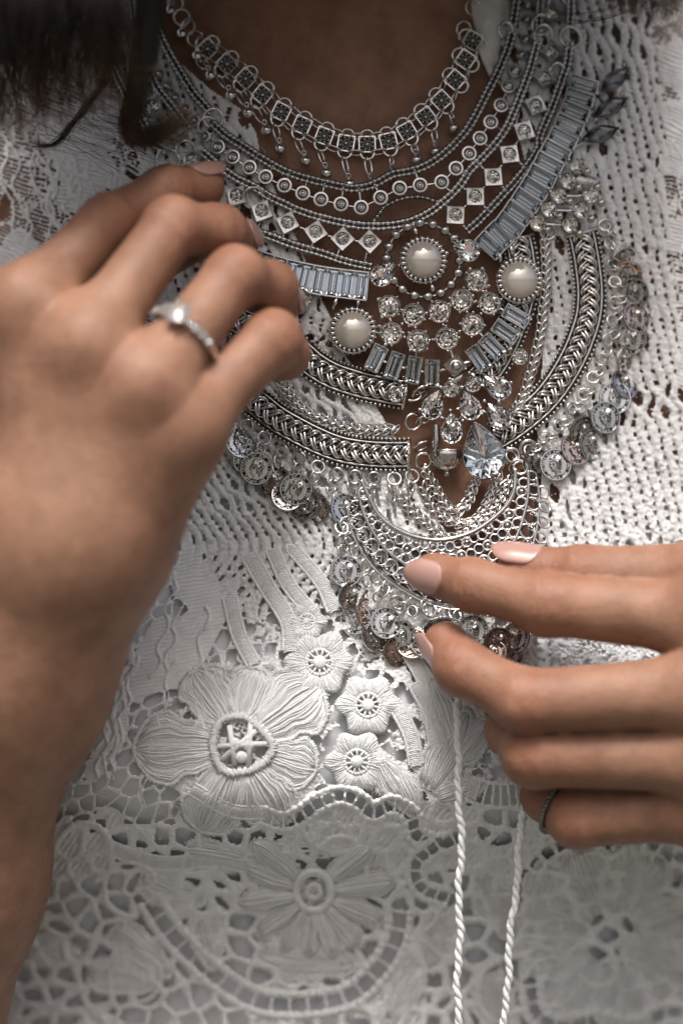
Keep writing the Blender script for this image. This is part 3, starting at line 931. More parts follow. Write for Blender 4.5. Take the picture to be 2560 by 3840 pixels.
# channel-set baguettes on both sides
ME['bag'] = baguette(49, 100, foil='foil_cool')
ME['bag_grey'] = baguette(49, 104, foil='foil_grey')
def tray(w, h):
    b = MB(); b.frustum(w, h, -26, -20, 1)
    for s_ in (-1, 1):
        b.tube([(-w / 2, s_ * h / 2, -3), (w / 2, s_ * h / 2, -3)], 4.0, 6)
        b.tube([(s_ * w / 2, -h / 2, -4), (s_ * w / 2, h / 2, -4)], 2.6, 6)
        b.add([(-w / 2, s_ * h / 2, -26), (w / 2, s_ * h / 2, -26), (w / 2, s_ * h / 2, -3), (-w / 2, s_ * h / 2, -3)], [(0, 1, 2, 3)])
    return b.mesh('channel_setting', 'satin', auto=40)
ME['tray'] = tray(53, 106)
def channel(pts, mesh, n):
    p = path(pts, 3.0)
    L = np.linspace(0, len(p) - 1, n)
    for t in L:
        i = int(round(t)); a, b = p[max(0, i - 4)], p[min(len(p) - 1, i + 4)]
        an = -math.degrees(math.atan2(b[1] - a[1], b[0] - a[0]))
        x, y = p[i]
        o = put('channel_setting', ME['tray'], bib, x, y, HB + 26, an)
        put('crystal', mesh, o, x, y, HB + 27, an + random.uniform(-1, 1))
channel([(1836, 918), (1868, 884), (1905, 848), (1957, 775), (2013, 689), (2059, 607), (2110, 517), (2157, 413), (2174, 362), (2190, 312)], ME['bag_grey'], 14)
channel([(740, 905), (800, 930), (900, 968), (1000, 1003), (1100, 1030), (1200, 1050), (1300, 1064), (1352, 1070)], ME['bag'], 13)

# marquise stones fanned beside the channel
mq = marquise(160, 66)
ME['marq'] = stone(mq, .42, .42, .75, keel=((-36, 0), (36, 0)), glassm='crystal', foil='foil_smoke')
def cup(outline, zb=-26, name='claw_setting', beads=(), m='antique'):
    o = np.asarray(outline); n = len(o); b = MB()
    lv = [np.c_[o * .5, np.full(n, zb)], np.c_[o * .98, np.full(n, -6)], np.c_[o * 1.06, np.full(n, 1)], np.c_[o * 1.02, np.full(n, 4)], np.c_[o * .985, np.full(n, 0)]]
    f = [(j * n + i, j * n + (i + 1) % n, (j + 1) * n + (i + 1) % n, (j + 1) * n + i) for j in range(4) for i in range(n)] + [tuple(range(n))[::-1]]
    b.add(np.concatenate(lv), f)
    for x, y, r in beads: b.ball((x, y, 3), r, 9, 6)
    return b.mesh(name, m, auto=50)
ME['marq_cup'] = cup(mq, beads=((70, 22, 9), (84, -4, 9), (70, -24, 9)))
for x, y, a in cw(C3, K3, [(1225, 520, 36), (1195, 700, 27), (1130, 875, 18)]):
    o = put('claw_setting', ME['marq_cup'], bib, x, y, HB + 24, a)
    put('crystal', ME['marq'], o, x, y, HB + 26, a)
bars(bib, [((2235, 352), (2262, 322)), ((2225, 452), (2265, 420)), ((2160, 545), (2200, 520))], HB + 16, 6)

# pearls in scalloped rims
def rim():
    b = MB()
    b.lathe([(60, -22), (74, -14), (78, -4), (72, 0), (66, -2)], 36, mi=1, cap=False)
    for i in range(26):
        a = 2 * math.pi * i / 26
        c, s_ = math.cos(a), math.sin(a)
        t = [(66, -2), (71, 8), (78, 12), (85, 7), (88, -4), (86, -14)]
        b.tube([(r * c, r * s_, z) for r, z in t], [6, 7.2, 7.8, 7.8, 7.2, 6], 8, up=(-s_, c, 0))
    b.ring((0, 0, -12), 84, 84, 4.5, n=40, m=6)
    b.lathe([(84, -20), (60, -24), (.01, -24)], 36, mi=1, cap=False)
    return b.mesh('scalloped_rim', ['silver', 'oxide'], auto=60)
ME['rim'] = rim()
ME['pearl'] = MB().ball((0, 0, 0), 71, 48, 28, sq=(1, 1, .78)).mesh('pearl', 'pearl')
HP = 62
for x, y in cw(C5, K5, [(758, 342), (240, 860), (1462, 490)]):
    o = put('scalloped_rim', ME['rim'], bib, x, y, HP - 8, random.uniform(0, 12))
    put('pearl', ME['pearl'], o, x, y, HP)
# ball wreath round the top pearl
for i, (x, y) in enumerate(cw(C5, K5, [(505, 245), (555, 158), (640, 98), (730, 70), (825, 80), (915, 125), (982, 182), (1025, 345), (1013, 437), (960, 522), (885, 585), (790, 612),
                    (690, 603), (600, 558), (540, 490), (487, 330)])):
    put('bead', ME['ball'], bib, x, y, HB + 12)
wr = cw(C5, K5, [(487, 330), (505, 245), (555, 158), (640, 98), (730, 70), (825, 80), (915, 125), (982, 182), (1020, 265), (1025, 345), (1013, 437), (960, 522), (885, 585), (790, 612), (690, 603), (600, 558), (540, 490)])
link('wreath_wire', MB().tube([(x, y, HB + 10) for x, y in path(wr, 8, True)], 5, 7, True).warp().mesh('wreath_wire', 'antique'), bib)
for (x0, y0, x1, y1) in [(690, 90, 712, 165), (815, 505, 835, 585), (570, 385, 590, 375), (905, 290, 955, 288), (100, 700, 125, 600), (275, 680, 283, 630), (1310, 250, 1330, 380), (1395, 210, 1420, 320)]:
    (xa, ya), (xb, yb) = cw(C5, K5, [(x0, y0), (x1, y1)])
    link('oval_link', MB().tube([(xa, ya, HB + 14), ((xa + xb) / 2, (ya + yb) / 2, HB + 26), (xb, yb, HB + 14)], [6, 9, 6], 8).warp().mesh('oval_link', 'silver'), bib)

# round crystals of the cluster
HR = HB + 24
big = cw(C5, K5, [(505, 683), (683, 745), (875, 720), (1040, 637), (1148, 490), (1245, 658), (1117, 817), (520, 880), (717, 937), (930, 920)])
for i, (x, y) in enumerate(big):
    o = put('claw_setting', ME['set_round'], bib, x, y, HR, random.uniform(0, 90), scale=1.07)
    put('crystal', ME['round' if i % 2 else 'round_b'], o, x, y, HR + 2, random.uniform(0, 360), tiltx=random.uniform(-4, 4), tilty=random.uniform(-4, 4), scale=1.07)
def net_of(pts, lim, h, r):
    out = []
    for i in range(len(pts)):
        for j in range(i):
            d = math.hypot(pts[i][0] - pts[j][0], pts[i][1] - pts[j][1])
            if d < lim: out.append((pts[i], pts[j]))
    bars(bib, out, h, r, trim=37)
    for (a, b) in out:
        put('bead', ME['ball_s'], bib, (a[0] + b[0]) / 2, (a[1] + b[1]) / 2, h + 8)
net_of(big, 122, HB + 12, 5.5)
smallst = cw(C5, K5, [(963, 1293), (1123, 1255), (1467, 1055), (557, 1330)]) + cw(C4, K4, [(1103, 240), (1037, 350), (970, 455), (898, 560), (815, 660), (1205, 455), (1133, 565), (1052, 672)]) + [(1137, 1122)]
for x, y in smallst:
    o = put('claw_setting', ME['set_small'], bib, x, y, HR + 8, scale=1.08)
    put('crystal', ME['round_small'], o, x, y, HR + 10, random.uniform(0, 360), scale=1.08, tiltx=random.uniform(-5, 5), tilty=random.uniform(-5, 5))
for x, y in cw(C4, K4, [(1178, 280), (1280, 510), (1112, 397), (1047, 500), (972, 608), (885, 708), (1207, 628), (1120, 735), (1250, 395)]) + [(1127, 1161)]:
    put('bead', ME['ball_m'], bib, x, y, HR + 8)
for x, y in cw(C5, K5, [(950, 1218), (1095, 1172), (1400, 997), (587, 1237), (435, 828), (478, 965), (452, 765), (425, 632), (1100, 408), (1190, 405), (1238, 533), (1120, 605)]) + cw(C4, K4, [(975, 315), (1040, 190), (905, 425), (835, 520), (760, 605)]):
    put('bead', ME['ball_s'], bib, x, y, HR + 6)
fl = cw(C4, K4, [(1103, 240), (1037, 350), (970, 455), (898, 560), (815, 660)]); fr = cw(C4, K4, [(1205, 455), (1133, 565), (1052, 672)])
bars(bib, list(zip(fl[:-1], fl[1:])) + list(zip(fr[:-1], fr[1:])) + [(fl[2], fr[0]), (fl[3], fr[1]), (fl[4], fr[2])], HR - 8, 6, trim=24)
# ribbed shell behind the right cluster
b = MB()
for i in range(9):
    t = (i - 4) / 4
    b.tube([(t * 14 - 24, -26, 0), (t * 26 - 6, 0, 13 - 6 * t * t), (t * 30 + 12, 26, 2)], [4, 5, 3], 7)
put('ribbed_shell', b.mesh('ribbed_shell', 'silver'), bib, *cw(C4, K4, [(1160, 350)])[0], HR - 4, -20)
b = MB()
for i in range(9):
    t = (i - 4) / 4
    b.tube([(t * 14 - 24, -26, 0), (t * 26 - 6, 0, 13 - 6 * t * t), (t * 30 + 12, 26, 2)], [4, 5, 3], 7)
put('ribbed_shell', b.mesh('ribbed_shell', 'antique'), bib, *cw(C5, K5, [(1000, 1225)])[0], HR - 6, 20, scale=.8)

# loose baguettes round the cluster: centre, angle of the long side below horizontal
ME['bag_l'] = baguette(50, 97, foil='foil_cool')
def frame_set(w, h):
    b = MB(); b.frustum(w, h, -24, -20, 1)
    for s_ in (-1, 1):
        b.tube([(-w / 2, s_ * h / 2, -1), (w / 2, s_ * h / 2, -1)], 3.4, 6); b.tube([(s_ * w / 2, -h / 2, -1), (s_ * w / 2, h / 2, -1)], 3.4, 6)
        b.add([(-w / 2, s_ * h / 2, -24), (w / 2, s_ * h / 2, -24), (w / 2, s_ * h / 2, -1), (-w / 2, s_ * h / 2, -1)], [(0, 1, 2, 3)])
        b.add([(s_ * w / 2, -h / 2, -24), (s_ * w / 2, h / 2, -24), (s_ * w / 2, h / 2, -1), (s_ * w / 2, -h / 2, -1)], [(0, 1, 2, 3)])
    return b.mesh('frame_setting', 'antique', auto=40)
ME['fset'] = frame_set(53, 100)
lb = cw(C5, K5, [(412, 1063, 116), (545, 1118, 110), (687, 1150, 100), (822, 1175, 92), (1163, 1065, 55), (1265, 978, 46), (1362, 868, 35), (1440, 755, 31)])
for x, y, a in lb:
    o = put('frame_setting', ME['fset'], bib, x, y, HR + 6, 90 - a)
    put('crystal', ME['bag_l'], o, x, y, HR + 7, 90 - a, tiltx=random.uniform(-3, 3))
bars(bib, [(lb[i][:2], lb[i + 1][:2]) for i in (0, 1, 2, 4, 5, 6)] + [(lb[3][:2], cw(C5, K5, [(995, 1122)])[0]), (lb[4][:2], cw(C5, K5, [(995, 1122)])[0])], HR - 14, 7, trim=20)
bars(bib, [(big[7], lb[0][:2]), (big[8], lb[2][:2]), (big[9], cw(C5, K5, [(995, 1122)])[0]), (big[6], lb[5][:2]), (big[5], lb[7][:2])], HR - 8, 6, trim=34)
# domed diamond
b = MB(); b.frustum(66, 66, -10, 8, 5); b.lathe([(24, 6), (23, 10), (20, 11), (19, 8)], 22, cap=False); b.ball((0, 0, 9), 18, 16, 9)
put('domed_diamond', b.mesh('domed_diamond', 'silver', auto=40), bib, *cw(C5, K5, [(995, 1122)])[0], HR + 6, 40)

# drops: centre, direction of the point (photo degrees counter-clockwise from up), length, width
def drop_set(x, y, a, L, W, h, foil='foil', nm='crystal', table=.52, crown=.34, pav=.62, n=13):
    o_ = pear(L, W, n)
    s0 = put('claw_setting', cup(o_, -22 * W / 80), bib, x, y, h - 2, a)
    put('crystal', chaton(o_, table, crown, pav, 'crystal', foil, (0, -L * .10)), s0, x, y, h, a)
    for dx, dy in ((-.55, .25), (.55, .25), (0, -.56)):
        pass
HD = HR + 14
for x, y, a in cw(C5, K5, [(465, 440, -42), (1072, 262, 62)]): drop_set(x, y, a, 116, 84, HD)
for x, y, a in cw(C6, K6, [(635, 628, -22), (902, 632, 22), (770, 800, 2), (1108, 492, 52), (1112, 708, 40)]): drop_set(x, y, a, 118, 84, HD)
x, y = cw(C6, K6, [(1000, 975)])[0]
drop_set(x, y, 16, 212, 156, HD + 34, table=.60, crown=.22, pav=.46, n=14, foil='foil_cool')
for x, y in cw(C6, K6, [(535, 660), (1010, 595), (990, 690), (1205, 460), (1115, 600), (700, 720), (850, 740), (1080, 815), (845, 495), (690, 495), (760, 665)]):
    put('bead', ME['ball_s'], bib, x, y, HD)
c0 = [(635, 628), (770, 800), (902, 632), (1112, 708), (1108, 492)]
c0 = cw(C6, K6, c0)
bars(bib, [(c0[0], c0[1]), (c0[1], c0[2]), (c0[2], c0[3]), (c0[3], c0[4]), (c0[2], (x, y)), (c0[1], (x, y)), (c0[0], smallst[0]), (c0[2], smallst[1]), (c0[4], smallst[1])], HD - 24, 7, trim=26)
# ================================================================== the long necklace of braided bars, chains, coins and a crescent
coin_n = empty('coin_necklace', base_at(1660, 2480))
tag(coin_n, 'long silver necklace of braided bars, rope chains and coins, with a filigree crescent pendant', 'necklace')
HN = 8
def braided_bar(pts, h, half=44, cap0=True, cap1=True, ph=0.0):
    p = path(pts, 5.0); sd, tg = nrm2(p); n = len(p)
    b = MB(); hw = half + 16
    sec = [(-hw, 0), (-hw, 6), (hw, 6), (hw, 0)]
    v = [(p[i, 0] + sd[i, 0] * a, p[i, 1] + sd[i, 1] * a, h + z) for i in range(n) for a, z in sec]
    f = [(i * 4 + j, i * 4 + (j + 1) % 4, (i + 1) * 4 + (j + 1) % 4, (i + 1) * 4 + j) for i in range(n - 1) for j in range(4)] + [(3, 2, 1, 0), tuple((n - 1) * 4 + j for j in range(4))]
    bar = link('braided_bar', b.add(v, f).warp().mesh('braided_bar', 'oxide', auto=40), coin_n)
    for s_ in (-1, 1):
        q = np.c_[p[:, 0] + sd[:, 0] * half * s_, p[:, 1] + sd[:, 1] * half * s_, np.full(n, h + 9.)]
        link('rail', MB().tube(q, 4.4, 7).warp().mesh('rail', 'silver'), bar)
    L = np.arange(n) * 5.0
    for k in range(3):           # three strands, two wires each
        b = MB()
        a = L / 122.0 * 2 * math.pi + 2 * math.pi * k / 3 + ph
        for w_ in (-5.6, 5.6):
            off = (half - 15) * np.sin(a) + w_ * np.abs(np.cos(a)) * 0 + w_ * .75
            al = w_ * .9 * -np.cos(a)
            z = h + 15 + 8.5 * np.sin(2 * a)
            q = np.c_[p[:, 0] + sd[:, 0] * off + tg[:, 0] * al, p[:, 1] + sd[:, 1] * off + tg[:, 1] * al, z]
            b.tube(q, 4.9, 7)
        link('braid_strand', b.warp().mesh('braid_strand', 'silver'), bar)
    q = path(pts, 17.0); sq, _t = nrm2(q); b = MB()
    for s_ in (-1, 1):
        for i in range(len(q)):
            o = half + 15
            b.ball((q[i, 0] + sq[i, 0] * o * s_, q[i, 1] + sq[i, 1] * o * s_, h + 7), 7.0 * random.uniform(.92, 1.06), 8, 6)
    o = link('bead_rows', b.warp().mesh('bead_rows', 'antique'), bar); o['kind'] = 'stuff'
    for e, on in ((0, cap0), (-1, cap1)):
        if on:
            x, y = p[e, :2]; s0 = sd[e]
            link('end_cap', MB().tube([(x - s0[0] * hw, y - s0[1] * hw, h + 10), (x, y, h + 15), (x + s0[0] * hw, y + s0[1] * hw, h + 10)], 8, 8, flat=1.3).warp().mesh('end_cap', 'silver'), bar)
    return p, sd, bar
barA = braided_bar([(740, 1120), (820, 1160), (905, 1205), (1010, 1250)] + cw(C7, K7, [(655, 340), (750, 420), (850, 478), (950, 515), (1050, 543), (1180, 570), (1285, 588)]), HN + 6, cap0=False)
barB = braided_bar([(770, 1330), (830, 1400), (900, 1465)] + cw(C7, K7, [(420, 650), (520, 730), (640, 800), (780, 870), (900, 915), (1020, 937), (1150, 947), (1305, 947)]), HN + 6, ph=.8)
barC = braided_bar([(2178, 872)] + cw(C8, K8, [(800, 230), (830, 400), (850, 600), (835, 800), (770, 1000), (700, 1150), (610, 1300), (500, 1440), (380, 1550), (250, 1650), (120, 1730)]), HN + 4, cap1=False, ph=.4)
barD = braided_bar([(1940, 890), (1955, 960), (1962, 1050), (1948, 1140), (1922, 1215), (1892, 1290), (1845, 1372), (1790, 1425)], HN, ph=1.3)

# wheat chains: every link its own ring, leaning left and right in turn
ME['wheat'] = MB().ring((0, 0, 0), 24, 10.5, 4.8, n=18, m=7).mesh('chain_link', 'silver')
def wheat(pts, h, pitch=15.0, sc=1.0, name='rope_chain'):
    p = path(pts, pitch); sd, tg = nrm2(p)
    root = empty(name, tuple(P(p[0, 0], p[0, 1], h)), coin_n)
    root.location = (0, 0, 0); root.parent = coin_n; root.matrix_parent_inverse = Matrix.Translation(coin_n.location).inverted()
    WM[root] = Matrix.Identity(4)
    for i in range(len(p)):
        s_ = 1 if i % 2 else -1
        an = -math.degrees(math.atan2(tg[i, 1], tg[i, 0]))
        put('chain_link', ME['wheat'], root, p[i, 0] + sd[i, 0] * 6.5 * s_, p[i, 1] + sd[i, 1] * 6.5 * s_, h + 5, an + 21 * s_ + random.uniform(-3, 3),
            tiltx=30 * s_, tilty=random.uniform(-6, 6) + 10, scale=sc * random.uniform(.96, 1.04))
    return root
HW = HN + 8
wheat(cw(C8, K8, [(505, 210), (510, 300), (515, 400), (510, 500), (505, 620), (490, 730), (480, 850), (465, 950), (440, 1050), (415, 1150), (385, 1250), (350, 1370), (310, 1450), (262, 1540)]), HW, 16)
wheat(cw(C7, K7, [(500, 420), (550, 500), (600, 590), (660, 665), (740, 715), (850, 760), (950, 790), (1050, 802), (1150, 802), (1225, 790)]), HW, 16)
wheat(cw(C6, K6, [(575, 1110), (650, 1230), (715, 1345), (790, 1400), (850, 1385), (900, 1310), (945, 1170)]), HN - 6, 16)
wheat(cw(C6, K6, [(560, 1230), (620, 1370), (700, 1440), (800, 1490), (900, 1490), (980, 1440), (1030, 1350), (1080, 1230), (1110, 1130)]), HN - 2, 16)
wheat(cw(C9, K9, [(555, 185), (620, 260), (700, 330), (760, 380), (830, 420), (930, 400), (1000, 345), (1065, 280), (1125, 200), (1185, 80)]), HN + 4, 16)

# coins: rim, lettering strokes round the edge, a head in profile
def coin_mesh(seed):
    rs = random.Random(seed); rr = 62.0
    n = 44
    g = np.linspace(-1, 1, n)
    head = np.array([(-.30, .02), (-.34, -.06), (-.25, -.10), (-.28, -.17), (-.22, -.22), (-.24, -.30), (-.10, -.34), (-.06, -.46), (-.14, -.56), (.26, -.56), (.20, -.36), (.32, -.10), (.34, .20), (.20, .44), (-.04, .50), (-.20, .40), (-.26, .22)])
    head = head * 1.22
    def inside(x, y):
        c = np.zeros(x.shape, bool); k = len(head)
        for i in range(k):
            x0, y0 = head[i]; x1, y1 = head[i - 1]
            c ^= ((y0 > y) != (y1 > y)) & (x < (x1 - x0) * (y - y0) / (y1 - y0 + 1e-12) + x0)
        return c
    na = 112
    rad = np.array([0, .07, .14, .20, .26, .31, .36, .41, .46, .51, .56, .61, .655, .69, .72, .78, .84, .865, .90, .93, .97, 1.0]); nr = len(rad)
    A, Rr = np.meshgrid(np.linspace(0, 2 * math.pi, na, endpoint=False), rad)
    x, y = Rr * np.cos(A), Rr * np.sin(A)
    hd = inside(x, y)
    zz = np.where(hd, .085 + .05 * np.clip(1 - (x ** 2 + y ** 2) / .35, 0, 1), 0)
    face = hd & (x < .02) & (y < .18)
    zz += np.where(hd & ~face & (y > -.36), .045 * np.sin(26 * (x * .75 + y * .65) + 5 * np.sin(6 * y + 2 * x)), 0)
    zz += np.where(hd & (np.abs(y - .16 - .15 * x) < .05), .05, 0)
    zz -= np.where(face & (np.hypot(x + .13, y + .0) < .05), .06, 0)
    rs_ = np.random.default_rng(seed); on = np.zeros(na, bool); k = 0
    while k < na:
        w_ = int(rs_.integers(1, 4)); on[k:k + w_] = True; k += w_ + int(rs_.integers(1, 3))
    half = rs_.random(na) < .35
    lt = (Rr > .70) & (Rr < .85) & on[None, :] & ~(half[None, :] & (Rr > .76))
    zz += np.where(lt, .065, 0)
    zz += np.where((Rr > .895) & (Rr < .975), .085, 0)
    z1 = zz * rr * 1.15
    v = np.c_[(x * rr).ravel(), (y * rr).ravel(), (z1 + 2).ravel()]
    f = [(j * na + i, j * na + (i + 1) % na, (j + 1) * na + (i + 1) % na, (j + 1) * na + i) for j in range(nr - 1) for i in range(na)]
    f = [q[::-1] for q in f]
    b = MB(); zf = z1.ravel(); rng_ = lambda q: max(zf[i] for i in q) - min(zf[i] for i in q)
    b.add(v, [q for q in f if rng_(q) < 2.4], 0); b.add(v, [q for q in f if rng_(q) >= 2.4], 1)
    b.lathe([(rr, 4), (rr * 1.01, 0), (rr * .97, -4), (.01, -4)], 64, cap=False)
    b.tube([(-7, rr - 2, 0), (-7, rr + 10, 0), (0, rr + 17, 0), (7, rr + 10, 0), (7, rr - 2, 0)], 4, 6)
    return b
_cb = coin_mesh(3)
M['coin'] = metal_mat('coin_silver', (.82, .81, .79), (.66, .645, .62), .20, .34)
M['coin_rose'] = metal_mat('coin_rose_tinted', (.72, .61, .56), (.50, .41, .37), .22, .36)
M['coin_dark'] = metal_mat('coin_tarnished', (.62, .60, .57), (.36, .345, .325), .24, .4)
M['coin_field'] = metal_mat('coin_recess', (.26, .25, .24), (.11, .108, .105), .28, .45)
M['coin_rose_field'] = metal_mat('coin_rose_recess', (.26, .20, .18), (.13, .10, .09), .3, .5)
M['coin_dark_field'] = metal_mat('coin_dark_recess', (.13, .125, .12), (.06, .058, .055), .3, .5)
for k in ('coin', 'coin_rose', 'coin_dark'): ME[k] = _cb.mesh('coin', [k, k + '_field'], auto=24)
def coin(x, y, m='coin', h=16, ang=None, tx=0, ty=0, sc=1.0):
    put('coin', ME[m], coin_n, x, y, h, random.uniform(-25, 25) if ang is None else ang, tiltx=tx, tilty=ty, scale=sc)
# along the right bar
for a in cw(C8, K8, [(1090, 350, 'coin', 6, 50, 10), (1130, 470, 'coin', 10, 40, -20), (1180, 620, 'coin_dark', 14, 10, -15), (1200, 810, 'coin_rose', 18, -8, 15), (1160, 970, 'coin', 22, 8, -12),
                     (1115, 1130, 'coin', 28, 5, 42), (1040, 1430, 'coin', 18, -4, -8), (965, 1580, 'coin', 30, 0, 4), (790, 1690, 'coin_dark', 10, 10, 20), (730, 1830, 'coin_rose', 18, -12, 14), (580, 1945, 'coin', 30, 0, 0), (425, 1930, 'coin_dark', 8, 10, 30)]):
    x, y, m, h, tx, ty = a
    coin(x, y, m, h, random.uniform(-14, 14), tx, ty, .99)
jr = cw(C8, K8, [(960, 95), (1000, 240), (1030, 390), (1040, 530), (1040, 690), (1020, 830), (985, 980), (940, 1130), (870, 1270), (800, 1400), (705, 1510), (605, 1640), (495, 1730), (385, 1830), (240, 1880)])
cc = cw(C8, K8, [(1060, 180), (1070, 300), (1090, 430), (1110, 560), (1120, 650), (1090, 770), (1075, 900), (1010, 1030), (950, 1210), (875, 1360), (790, 1480), (700, 1600), (600, 1720), (460, 1800), (345, 1900)])
for (x, y), (x2, y2) in zip(jr, cc):
    put('jump_ring', ME['jump'], coin_n, x, y, HN + 16, 0, tiltx=random.uniform(-25, 25), tilty=random.uniform(-25, 25))
    an = -math.degrees(math.atan2(y2 - y, x2 - x))
    put('jump_ring', ME['jump_s'], coin_n, x * .45 + x2 * .55, y * .45 + y2 * .55, HN + 18, an + 90, tilty=random.uniform(40, 65), scale=1.15)
# along the left bar
for a in cw(C7, K7, [(310, 880, 'coin', 20, -10, 35), (410, 1030, 'coin', 32, 5, 5), (520, 1110, 'coin', 20, 0, -10), (640, 1150, 'coin', 28, 6, 12), (690, 1240, 'coin_dark', 12, -10, -15), (925, 1270, 'coin', 18, 0, 28)]):
    x, y, m, h, tx, ty = a
    coin(x, y, m, h, random.uniform(-20, 20), tx, ty)
jl = cw(C7, K7, [(350, 780), (455, 850), (560, 930), (660, 970), (770, 1020), (880, 1065), (990, 1080), (1100, 1090), (1220, 1090), (1325, 1075)])
for x, y in jl:
    put('jump_ring', ME['jump'], coin_n, x, y, HN + 14, 0, tiltx=random.uniform(-20, 20), tilty=random.uniform(-20, 20), scale=1.12)
    put('jump_ring', ME['jump_s'], coin_n, x - random.uniform(4, 16), y + 38, HN + 16, random.uniform(-30, 30), tilty=random.uniform(30, 60), scale=1.25)
    if random.random() < .7: put('jump_ring', ME['jump_s'], coin_n, x - random.uniform(10, 22), y + 66, HN + 16, random.uniform(-30, 30), tilty=random.uniform(10, 50), scale=1.1)
# rings that join the bars to the bell
for x, y, t in cw(C7, K7, [(1330, 755, 10), (1370, 590, 45), (1390, 985, 15)]) + cw(C6, K6, [(545, 515, 65), (560, 735, 60), (545, 930, 60), (1250, 1080, 30), (1210, 1000, 20), (1330, 940, 20)]) + cw(C4, K4, [(890, 720, 10), (1310, 690, 10)]):
    put('jump_ring', ME['jump'], coin_n, x, y, HN + 16, 0, tiltx=t, tilty=t * .3, scale=1.35)
link('end_hook', MB().tube([(x, y, 30) for x, y in path(cw(C6, K6, [(450, 590), (510, 590), (545, 560), (530, 520)]), 5)], 5, 7).warp().mesh('end_hook', 'silver'), coin_n)
# fluted bell with its tube
b = MB()
n = 48; v = []; prof = [(56, 0), (60, -6), (58, -18), (55, -34), (46, -52), (30, -66), (14, -74)]
b2 = []
for j, (r_, y) in enumerate(prof):
    for i in range(n):
        a = 2 * math.pi * i / n; q = r_ * (1 + (.035 if j > 1 else 0) * math.cos(a * 24))
        v.append((q * math.cos(a), y, q * math.sin(a) * .8))
f = [(j * n + i, j * n + (i + 1) % n, (j + 1) * n + (i + 1) % n, (j + 1) * n + i) for j in range(len(prof) - 1) for i in range(n)] + [tuple(range(n)), tuple((len(prof) - 1) * n + i for i in range(n))]
b.add(v, f); b.ball((0, -84, 0), 12, 12, 8)
b.tube([(-44, 4, 0), (-40, 50, 0), (-42, 100, 0)], [14, 16, 12], 10)
b.tube([(x, 2, z) for x, z in ((58 * math.cos(t), 46 * math.sin(t)) for t in np.linspace(0, 2 * math.pi, 36, endpoint=False))], 4, 6, True, up=(0, 1, 0))
put('fluted_bell', b.mesh('fluted_bell', 'antique', auto=40), coin_n, *cw(C6, K6, [(735, 965)])[0], HN + 36, 0)

# ---------------------------------------------------------------- crescent pendant
cres = empty('crescent_pendant', (0, 0, 0), coin_n)
cres.matrix_parent_inverse = Matrix.Translation(coin_n.location).inverted(); WM[cres] = Matrix.Identity(4)
HE = HN + 18
inner = [(1354, 1800)] + cw(C9, K9, [(370, 190), (420, 280), (500, 350), (600, 400), (700, 425), (800, 430), (900, 410), (1000, 370), (1100, 300), (1180, 220), (1220, 130), (1225, 10)])
outer = [(1352, 1800)] + cw(C9, K9, [(310, 185), (340, 290), (400, 400), (470, 490), (560, 560), (660, 612), (790, 640), (900, 640), (1020, 600), (1120, 540), (1200, 470), (1262, 330), (1300, 170), (1300, 20)])
far = [(1300, 1900), (1318, 1990), (1352, 2062), (1397, 2125), (1455, 2178), (1520, 2222), (1600, 2262), (1690, 2285), (1780, 2280), (1870, 2240), (1940, 2170), (1985, 2080), (2012, 1980), (2022, 1880), (2010, 1790)]
pi_, po_, pf_ = path(inner, 6), path(outer, 6), path(far, 6)
for nm, p, r_ in (('inner_rail', pi_, 10.5), ('middle_rail', po_, 7.5), ('outer_rail', pf_, 5.5)):
    link(nm, MB().tube(np.c_[p, np.full(len(p), HE + 8.)], r_, 8).warp().mesh(nm, 'silver'), cres)
def lerp_path(p, t): 
    i = t * (len(p) - 1); a = int(min(i, len(p) - 2)); return p[a] + (p[a + 1] - p[a]) * (i - a)
# dark bands added behind the filigree to blacken its gaps for contrast
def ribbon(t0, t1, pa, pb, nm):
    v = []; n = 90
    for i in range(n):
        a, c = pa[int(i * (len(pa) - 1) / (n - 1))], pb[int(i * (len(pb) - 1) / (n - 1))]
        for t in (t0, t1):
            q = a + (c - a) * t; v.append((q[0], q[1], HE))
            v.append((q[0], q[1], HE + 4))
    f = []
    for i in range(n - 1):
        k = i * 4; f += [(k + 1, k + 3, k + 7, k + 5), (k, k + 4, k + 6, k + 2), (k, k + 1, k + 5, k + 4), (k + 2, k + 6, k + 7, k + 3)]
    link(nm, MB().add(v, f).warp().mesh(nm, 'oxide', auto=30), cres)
ribbon(.60, .84, po_, pf_, 'added_dark_band'); ribbon(.04, .20, po_, pf_, 'added_dark_band'); ribbon(.40, .60, pi_, po_, 'added_dark_band')
# filigree rings and seed studs between the inner and middle rails
N1 = 26
for i in range(N1):
    t = .05 + .90 * i / (N1 - 1)
    a, c = lerp_path(pi_, t), lerp_path(po_, t)
    w_ = np.linalg.norm(c - a)
    rows = max(1, int(w_ / 36))
    for k in range(rows):
        q = a + (c - a) * ((k + .5 + .12 * (i % 2)) / rows)
        r_ = min(17, w_ / rows * .46)
        o = link('filigree_ring', MB().ring((0, 0, 0), r_ * 1.06, r_ * 1.06, 5.4, n=18, m=6).xf(Matrix.Identity(4)).mesh('filigree_ring', 'silver'), cres, frame(q[0], q[1], HE + 8, 0))
        if (i + k) % 3 == 0: link('seed_bead', ME['ball_s'], cres, frame(q[0], q[1], HE + 10, 0, scale=1.15))
